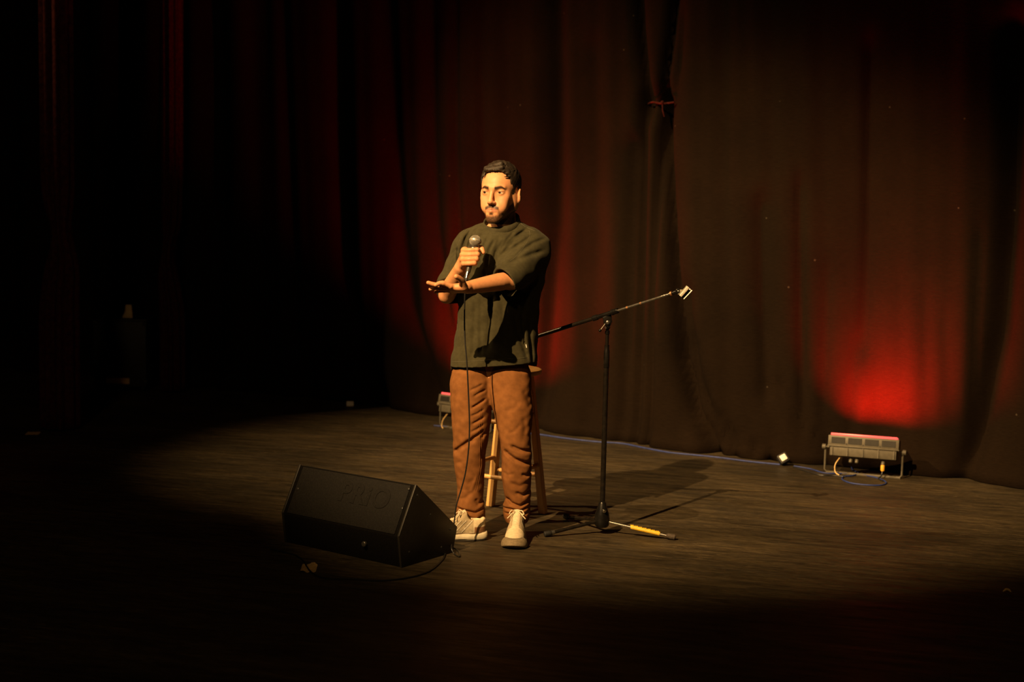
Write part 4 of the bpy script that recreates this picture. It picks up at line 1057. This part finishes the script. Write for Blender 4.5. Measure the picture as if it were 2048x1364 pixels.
# folds: (pixel polyline, depth, width)
FD = [([(1062, 452), (1040, 470), (1018, 492), (1000, 515)], .009, .010), ([(1052, 462), (1028, 474), (1008, 494)], .007, .008), ([(1040, 486), (1020, 500), (1004, 522)], .008, .009), ([(1068, 470), (1046, 484), (1024, 502)], .006, .008), ([(1030, 462), (1012, 482), (998, 505)], .006, .007),
      ([(1088, 502), (1066, 508), (1036, 517), (1010, 528)], .008, .011), ([(1092, 478), (1068, 486), (1046, 500), (1030, 512)], .007, .009),
      ([(1000, 470), (992, 500), (985, 530)], .005, .010), ([(978, 470), (968, 492), (962, 520)], .006, .008), ([(966, 466), (957, 480), (955, 500)], .005, .008), ([(950, 460), (940, 480), (934, 500)], .008, .008), ([(942, 458), (930, 478), (925, 505)], .007, .006), ([(990, 478), (978, 500), (972, 540)], .006, .007), ([(1008, 478), (992, 505), (984, 535)], .006, .007),
      ([(932, 470), (922, 500), (918, 525)], .010, .009), ([(912, 496), (914, 512), (915, 526)], .012, .006), ([(908, 500), (900, 518), (893, 532)], .005, .008),
      ([(984, 590), (980, 640), (975, 700)], .006, .012), ([(1004, 600), (1008, 650), (1006, 690)], .006, .012), ([(950, 600), (948, 660), (944, 728)], .005, .012), ([(925, 610), (922, 670), (918, 730)], .005, .012), ([(962, 590), (960, 650), (962, 720)], .004, .009),
      ([(1028, 632), (1036, 665), (1048, 700), (1057, 726)], .010, .010), ([(1044, 632), (1045, 660), (1052, 700)], .009, .006), ([(1012, 668), (1030, 690), (1050, 712)], .005, .007), ([(1058, 640), (1062, 690), (1066, 735)], .006, .008),
      ([(1000, 560), (1030, 580), (1060, 590)], .010, .014), ([(1062, 560), (1050, 600), (1044, 640)], .008, .012)]
for pts, amp, wd in FD: S.fold([W(x, y, YF) for x, y in pts], amp, wd, YB + .02)
# generic waviness
sl_ = S.sl((-9, 0, -9), (9, 99, 99)); Xg, Yg, Zg = S.grid(sl_)
S.D += (.0022 * np.sin(Xg * 75 + 2.2 * np.sin(Zg * 8)) * np.cos(Yg * 22) + .0012 * np.sin(Zg * 60 + 3 * np.sin(Xg * 20) + Yg * 30)).astype(np.float32)
# openings: neck, hem, sleeve ends
S.cap(hp(0, .010, -.13), hp(0, .035, -.06), .0635 * HS, .066 * HS, .0, 'sub')
zhem_l = W(901, 737, 6.5).z; zhem_r = W(1060, 728, 6.5).z; xl = W(901, 737, 6.5).x; xr = W(1060, 728, 6.5).x
def hem(X, Y, Z):
    zf = zhem_l + (zhem_r - zhem_l) * np.clip((X - xl) / (xr - xl), 0, 1)
    back = 1 / (1 + np.exp(-(Y - (YB + .02)) / .006)); zf = zf - back * .028
    return (Z - zf) + 0 * X
S.fn((-9, -9, -9), (9, 99, zhem_l + .06), lambda X, Y, Z: (hem(X, Y, Z)), 0, 'sub')
secI = [(z_, cx_, cy_, rx_ - .015, ry_ - .016) for z_, cx_, cy_, rx_, ry_ in sec if z_ < W(985, 640, YB).z]
zI = max(q[0] for q in secI); secI = [(q[0] - .05 if q[0] < zI - .25 else q[0], *q[1:]) for q in secI]
S.loft(secI, 0, 'sub', p=2.5)
# right sleeve opening: facing down and forward
nR = Vector((-.10, -.78, -.62)).normalized(); cR = W(893, 566, 6.545)
def cutR(X, Y, Z):
    d = -((X - cR.x) * nR.x + (Y - cR.y) * nR.y + (Z - cR.z) * nR.z)
    a_ = np.array(Sr0.lerp(Sr1, .8)); b_ = np.array(W(898, 640, 6.57)); ab_ = b_ - a_; t = np.clip(((X - a_[0]) * ab_[0] + (Y - a_[1]) * ab_[1] + (Z - a_[2]) * ab_[2]) / (ab_ @ ab_), 0, 1)
    near = np.sqrt((X - a_[0] - t * ab_[0]) ** 2 + (Y - a_[1] - t * ab_[1]) ** 2 + (Z - a_[2] - t * ab_[2]) ** 2) - .085
    return np.maximum(np.maximum(d, near), X - W(915, 560, 6.5).x)
S.fn((cR.x - .12, 6.38, cR.z - .22), (W(919, 560, 6.5).x, 6.72, cR.z + .16), cutR, 0, 'sub')
S.chain([Sr0.lerp(Sr1, .85), Sr1, W(899, 590, 6.59) + Vector((0, -.006, .003))], [.052, .0520, .0505], 0, 'sub')
# left sleeve opening: facing picture-left and forward
nL = Vector((-.72, -.52, -.38)).normalized(); cL = W(1007, 566, 6.38)
def cutL(X, Y, Z):
    d = -((X - cL.x) * nL.x + (Y - cL.y) * nL.y + (Z - cL.z) * nL.z)
    return np.maximum(d, Y - 6.475 + 0 * Z) 
S.fn((cL.x - .2, 6.20, cL.z - .14), (cL.x + .12, 6.49, cL.z + .12), cutL, 0, 'sub')
S.chain([Sl1.lerp(Sl2, .72), Sl2, Sl2 + (Sl2 - Sl1).normalized() * .06], [.058, .064, .066], 0, 'sub')
Vs, Fs_ = S.mesh(); Vs = smooth_mesh(Vs, Fs_, 2, .5)
sh = new_mesh('t_shirt', Vs, Fs_, M['shirt'], root=man, parent=man); del S
# collar band
cc0 = W(1003, 443, 6.60); col = MB(); n = 56; V = []; Fc = []
ring = [(.080, .000, 0), (.0825, -.004, 0), (.0905, .026, 0)]
prof = [(0.0805, .0145), (.0845, .0150), (.0920, -.0140), (.0880, -.0190), (.0760, .006)]
for k in range(n):
    a_ = 2 * math.pi * k / n; ca, sa = math.cos(a_), math.sin(a_)
    for r_k, dz in prof: V.append((cc0.x + r_k * .98 * sa - .004 * ca, cc0.y - r_k * 1.02 * ca + .004, cc0.z - .036 * ca + .010 * sa + dz - .006 * abs(sa)))
m_ = len(prof)
for k in range(n):
    for j in range(m_): Fc.append((k * m_ + j, k * m_ + (j + 1) % m_, ((k + 1) % n) * m_ + (j + 1) % m_, ((k + 1) % n) * m_ + j))
new_mesh('collar', V, Fc, M['collar'], root=man, parent=sh)
# little tag on the side vent
tg = W(1052.5, 692, 6.462); MB().box((.0035, .004, .015), Matrix.Translation(tg) @ Matrix.Rotation(R(-14), 4, 'Y')).build('side_tag', M['tag'], man, sh)['label'] = 'tiny white side tag'

# ---- trousers
S = SDF(rng((W(893, 800, 6.5).x, W(1074, 800, 6.5).x, .0030)), rng((6.36, 6.76, .0032)), rng((F(940, 1062).z + .02, W(985, 700, YB).z, .0030)))
Ld = [(715, 916, 985, 6.60), (732, 912, 985, 6.60), (742, 904, 985, 6.60), (768, 899.5, 985, 6.595), (805, 901, 984, 6.59), (836, 903, 983, 6.585), (880, 906, 976, 6.575), (911, 906, 971, 6.57), (950, 911, 969, 6.57), (974, 915, 968, 6.57), (993, 914, 967, 6.565), (1010, 912.5, 969, 6.56), (1028, 912, 971, 6.56), (1042, 914, 971, 6.56), (1052, 930, 971, 6.56)]
Rd = [(715, 968, 1054, 6.60), (732, 968, 1058, 6.60), (742, 969, 1062, 6.60), (785, 975, 1063, 6.575), (811, 983, 1065, 6.56), (832, 989, 1066, 6.55), (867, 997, 1061, 6.53), (905, 1003, 1064, 6.525), (955, 1003, 1063, 6.535), (985, 1008, 1062, 6.545), (997, 1011, 1061, 6.55), (1010, 1005, 1061, 6.55), (1025, 1006, 1060, 6.555), (1034, 1008, 1059, 6.555), (1042, 1011, 1055, 6.56)]
for rowsP in (Ld, Rd):
    sec = []
    for py, x0, x1, yy in rowsP:
        a_ = W(x0, py, yy); b_ = W(x1, py, yy); rx = (b_.x - a_.x) / 2; sec.append((a_.z, (a_.x + b_.x) / 2, yy, rx, min(.105 if py > 740 else .092, max(.068, rx * 1.08))))
    S.loft(sec, .018, p=2.15)
FT = [([(906, 912), (918, 900), (936, 886), (952, 880)], .017, .009), ([(903, 940), (912, 930), (925, 926)], .004, .008), ([(940, 782), (952, 777), (966, 770)], .006, .005), ([(946, 795), (958, 788), (972, 782)], .007, .005), ([(942, 818), (956, 810), (972, 800)], .010, .005), ([(940, 834), (956, 828), (968, 820)], .006, .005), ([(943, 850), (957, 843), (968, 836)], .008, .005), ([(940, 866), (954, 860), (968, 850)], .006, .005), ([(941, 880), (956, 872), (968, 862)], .010, .006),
      ([(908, 795), (904, 830), (908, 862)], .004, .008), ([(966, 895), (964, 912), (968, 925)], .010, .006), ([(962, 880), (966, 872), (972, 868)], .008, .006),
      ([(944, 985), (930, 1000), (917, 1003)], .006, .008), ([(950, 1000), (956, 1012), (970, 1005)], .010, .007), ([(912, 1020), (930, 1024), (950, 1028), (970, 1020)], .014, .005), ([(914, 1034), (932, 1035), (952, 1042), (970, 1036)], .012, .005), ([(958, 984), (962, 996), (968, 1000)], .004, .006), ([(920, 960), (935, 970), (950, 960)], .004, .01),
      ([(1020, 890), (1040, 899), (1062, 905)], .014, .007), ([(1008, 899), (1016, 908), (1030, 918), (1050, 926), (1062, 928)], .017, .008), ([(1040, 800), (1030, 815), (1010, 822)], .004, .010), ([(1045, 782), (1055, 800), (1062, 820)], .006, .008), ([(1046, 832), (1050, 855), (1047, 880)], .005, .010),
      ([(1042, 948), (1054, 952), (1064, 948)], .010, .007), ([(1020, 965), (1040, 972), (1062, 962)], .004, .008), ([(1030, 985), (1046, 992), (1062, 984)], .012, .007), ([(1012, 998), (1022, 1008), (1040, 1014), (1060, 1004)], .016, .006), ([(1004, 1020), (1022, 1020), (1040, 1024), (1060, 1016)], .013, .005), ([(1008, 1030), (1026, 1030), (1046, 1033), (1060, 1026)], .010, .004), ([(1016, 868), (1030, 860), (1042, 846)], .003, .007), ([(1006, 945), (1016, 950), (1030, 946)], .003, .006), ([(975, 760), (984, 800), (992, 840)], -.003, .004), ([(955, 950), (946, 975), (940, 990)], -.004, .006)]
for pts, amp, wd in FT: S.fold([W(x, y, 6.47) for x, y in pts], amp * .8, wd * 1.2, 6.57)
sl_ = S.sl((-9, 0, -9), (9, 99, 99)); Xg, Yg, Zg = S.grid(sl_)
S.D += .45 * (.0016 * np.sin(Zg * 62 + 4 * np.sin(Xg * 16) + 2 * np.sin(Yg * 11)) + .0012 * np.sin(Xg * 90 + 3 * np.sin(Zg * 14)) + .001 * np.sin(Zg * 140 + 5 * np.sin(Xg * 31))).astype(np.float32)
for x, y, yy in ((942, 1050, 6.56), (1034, 1046, 6.56)): S.cap(W(x, y + 25, yy), W(x, y - 12, yy), .052, .050, 0, 'sub')
Vt, Ft = S.mesh(); Vt = smooth_mesh(Vt, Ft, 1, .5); tr = new_mesh('trousers', Vt, Ft, M['trousers'], root=man, parent=man)
from mathutils.bvhtree import BVHTree
bt = BVHTree.FromPolygons([tuple(map(float, q)) for q in Vt], [tuple(map(int, q)) for q in Ft]); del S
bs = BVHTree.FromPolygons([tuple(map(float, q)) for q in Vs], [tuple(map(int, q)) for q in Fs_])
def seam(bvh, pts, name, par, m, r=.0011, lift=.0005, sub=14):
    P = []; r = r * .75
    for i in range(len(pts) - 1):
        for k in range(sub):
            t = k / sub; x = pts[i][0] * (1 - t) + pts[i + 1][0] * t; y = pts[i][1] * (1 - t) + pts[i + 1][1] * t
            d = ray(x, y).normalized(); h = bvh.ray_cast(CO, d)
            if h[0] is not None: P.append(h[0] + h[1] * lift * (1 if h[1].dot(d) < 0 else -1))
    if len(P) > 2: MB().tube(P, r, 5).build(name, m, man, par)
seam(bt, [(962, 812), (959.5, 850), (959.5, 900), (960, 930), (956, 955), (950, 985)], 'leg_seam', tr, M['trousers'], .0010)
seam(bt, [(965, 812), (963, 850), (963, 900), (963.5, 930), (959, 955), (954, 985)], 'leg_seam', tr, M['trousers'], .0009)
seam(bs, [(903, 724), (930, 723), (960, 721), (1000, 719), (1030, 717), (1056, 715)], 'hem_stitching', sh, M['thread'], .0008)
seam(bs, [(1058, 461), (1060, 468), (1058, 476), (1053, 486), (1047, 495), (1041, 503), (1034, 511), (1026, 518), (1018, 523)], 'sleeve_seam', sh, M['thread'], .0008)
seam(bs, [(1038, 443), (1044, 449), (1051, 454), (1060, 458), (1070, 462)], 'shoulder_seam', sh, M['thread'], .0010)
seam(bs, [(936, 456), (924, 470), (916, 488), (911, 505)], 'sleeve_seam', sh, M['thread'], .0007)

# ---- shoes
def shoe(heel, ang, sc, label):
    """x forward from the heel, y to the side, z up; local field, colours by pigment"""
    T = Matrix.Translation(heel) @ Matrix.Rotation(ang, 4, 'Z') @ Matrix.Scale(sc, 4)
    def poly_w(x):   # half width of the last
        return np.interp(x, [-.005, .0, .02, .06, .12, .18, .225, .26, .285, .298, .303], [.0, .018, .034, .037, .036, .046, .050, .044, .030, .014, 0])
    xs = rng((-.012, .312, .0024)); ys = rng((-.062, .062, .0024)); zs = rng((-.004, .15, .0022))
    S = SDF(xs, ys, zs)
    S.ell((.232, 0, .040), (.066, .045, .032), .01); S.ell((.165, 0, .050), (.085, .041, .038), .02); S.ell((.058, 0, .060), (.055, .036, .055), .02)
    S.cap((.190, 0, .064), (.105, 0, .098), .026, .030, .02); S.cap((.118, 0, .100), (.098, 0, .126), .026, .022, .012); S.cap((.018, 0, .075), (.012, 0, .100), .014, .012, .012)
    S.fn((-1, -1, -1), (1, 1, 1), lambda X, Y, Z: (np.sqrt(((X - .060) / .040) ** 2 + (Y / .024) ** 2 + ((Z - .128) / .045) ** 2) - 1) * .024, .006, 'sub')
    S.fn((-1, -1, -1), (1, 1, 1), lambda X, Y, Z: (Z - .022) + 0 * X + 0 * Y, 0, 'sub')
    # overlay panels: ridges
    Xg, Yg, Zg = S.grid(S.sl((-1, -1, -1), (1, 1, 1)))
    def band(f, w_, amp): return -amp / (1 + np.exp((np.abs(f) - w_) / .0006))
    mudz = .040 + .010 * np.clip((Xg - .24) / .05, 0, 1) + .012 * np.clip((.06 - Xg) / .06, 0, 1)
    S.D += (band(Zg - mudz + .008, .008, .0012) * 1.0).astype(np.float32)
    for x0, x1 in ((.10, .155), (.125, .180), (.150, .205), (.07, .12)):
        f = (Xg - x0) - (x1 - x0) * (.095 - Zg) / .055
        S.D += (band(f, .0035, .0014) * (Zg < .10) * (Zg > .035)).astype(np.float32)
    S.D += (band(Xg - .215, .002, .0010) * (Zg > .04)).astype(np.float32)
    V, Fc = S.mesh(); V = smooth_mesh(V, Fc, 1, .35)
    x, y, z = V.T
    c = np.tile(np.array([.66, .56, .38], np.float32), (len(V), 1))
    def bl(m, cc):
        nonlocal c
        m = np.clip(m, 0, 1)[:, None]; c = c * (1 - m) + np.array(cc, np.float32) * m
    # mesh area darker cream, overlays grey-taupe lines
    bl((z > .045) * (x > .06) * (x < .215) * (np.abs(y) > .018) * .8, (.40, .32, .20))
    for x0, x1 in ((.10, .155), (.125, .180), (.150, .205), (.07, .12)):
        f = (x - x0) - (x1 - x0) * (.095 - z) / .055; bl(np.exp(-((np.abs(f) - .0050) / .0024) ** 2) * (z < .10) * (z > .035) * .85, (.13, .10, .06))
        bl((np.abs(f) < .0035) * (z < .10) * (z > .035) * .8, (.72, .66, .52))
    mud = .040 + .010 * np.clip((x - .24) / .05, 0, 1) + .012 * np.clip((.06 - x) / .06, 0, 1)
    bl(sst(mud - z, -.001, .001), (.20, .135, .075))
    bl((x < .055) * sst(.075 - z, -.001, .001) * (z > .035) * (np.abs(z - .055) < .014), (.26, .13, .06))
    bl(np.exp(-((z - mud) / .0014) ** 2) * .7, (.10, .075, .045))
    bl((x > .095) * (x < .20) * (np.abs(y) < .016) * (z > .07) * .75, (.58, .50, .36))
    bl(np.exp(-((np.abs(y) - .018) / .002) ** 2) * (x > .10) * (x < .205) * (z > .06) * .8, (.22, .16, .09))
    bl(sst(x, .262, .268) * (z < .05) * .8, (.13, .10, .06))
    Vw = np.array([tuple(T @ Vector(map(float, p))) for p in V], dtype=np.float32)
    up = new_mesh('shoe', Vw, Fc, M['shoe'], root=man, parent=man, colors=c); up['label'] = label
    # midsole: chunky, notched
    def solemesh(z0, z1, ex, name, m, notch):
        V = []; Fc = []; N = 90; lv = 7
        for j in range(lv):
            t = j / (lv - 1); z = z0 + (z1 - z0) * t; bul = ex + .0035 * math.sin(math.pi * t)
            for k in range(N):
                a_ = 2 * math.pi * k / N; x = .149 + .152 * math.cos(a_); sgn = 1 if math.sin(a_) >= 0 else -1
                w_ = float(np.interp(x, [0, .05, .12, .18, .225, .30], [.037, .0375, .037, .046, .0505, .046])); yy = sgn * w_ * abs(math.sin(a_)) ** .55
                nf = 1 - (notch * max(0, math.sin(x * 165)) ** 6 * math.sin(math.pi * t))
                zz2 = z
                toe = max(0, (x - .22) / .08) ** 2 * .010; heel_ = max(0, (.03 - x) / .03) ** 2 * .004
                arch = .006 * math.exp(-((x - .125) / .028) ** 2) if j == 0 else 0
                hk = .010 * max(0, (.10 - x) / .10) * t + .004 * max(0, (x - .25) / .05) * t
                nrm = Vector((math.cos(a_), sgn * abs(math.sin(a_)), 0))
                V.append(T @ (Vector((x, yy, zz2 + toe + heel_ + arch + hk)) + nrm * bul * nf - nrm * (notch * .6) * (1 - nf)))
        for j in range(lv - 1):
            for k in range(N): Fc.append((j * N + k, j * N + (k + 1) % N, (j + 1) * N + (k + 1) % N, (j + 1) * N + k))
        Fc.append(tuple(range(N))[::-1]); Fc.append(tuple((lv - 1) * N + k for k in range(N)))
        return new_mesh(name, [tuple(q) for q in V], Fc, m, root=man, parent=up)
    solemesh(.006, .028, .004, 'midsole', M['cream'], .005); solemesh(.000, .0065, .003, 'outsole', M['outsole'], .0)
    T2 = SDF(rng((.20, .335, .003)), rng((-.068, .068, .003)), rng((-.002, .066, .003)))
    T2.ell((.243, 0, .012), (.0800, .0615, .050), 0); T2.fn((-1, -1, -1), (1, 1, 1), lambda X, Y, Z: np.maximum(.238 - X + .5 * (Z - .02) + 0 * Y, np.maximum(.004 + .35 * np.maximum(X - .27, 0) - Z, Z - .048)) * 1.0 * -1, .004, 'sub')
    Vq, Fq_ = T2.mesh(); Vq = np.array([tuple(T @ Vector(map(float, p))) for p in smooth_mesh(Vq, Fq_, 1, .4)], dtype=np.float32); new_mesh('toe_bumper', Vq, Fq_, M['taupe'], root=man, parent=up)
    # laces
    la = MB(); tops = lambda x: (.064 + (.190 - x) * .42) + .028
    for i in range(5):
        x0 = .192 - i * .020; x1 = x0 - .018; z0 = tops(x0); z1 = tops(x1)
        la.tube([T @ Vector((x0, -.018, z0 - .010)), T @ Vector((x0 - .006, 0, z0 + .002)), T @ Vector((x1, .018, z1 - .010))], .0026, 6, smooth_pts=4)
        la.tube([T @ Vector((x0, .018, z0 - .010)), T @ Vector((x0 - .006, 0, z0 + .004)), T @ Vector((x1, -.018, z1 - .010))], .0026, 6, smooth_pts=4)
    kx = .108; kz = tops(kx) + .004
    for s in (-1, 1):
        la.tube([T @ Vector((kx, 0, kz)), T @ Vector((kx + .016, s * .022, kz + .012)), T @ Vector((kx + .024, s * .034, kz - .004)), T @ Vector((kx + .012, s * .020, kz - .004)), T @ Vector((kx, 0, kz))], .0023, 6, smooth_pts=5)
        la.tube([T @ Vector((kx, 0, kz)), T @ Vector((kx + .02, s * .014, kz + .004)), T @ Vector((kx + .036, s * .030, kz - .010)), T @ Vector((kx + .040, s * .042, kz - .022))], .0022, 6, smooth_pts=5)
    la.ball(T @ Vector((kx, 0, kz)), .006, 8); la.build('laces', M['lace'], man, up)
    pt = MB().ball((0, 0, 0), 1); 
    return up
hl = F(973, 1079)
shoe(hl + Vector((-.006, .0, 0)), R(180 + 6), .96, 'cream running shoe on his right foot, seen from the side')
shoe(F(1031, 1098) + Vector((.012, .285, 0)), R(-90 - 4), 1.0, 'cream running shoe on his left foot, toe towards the camera')
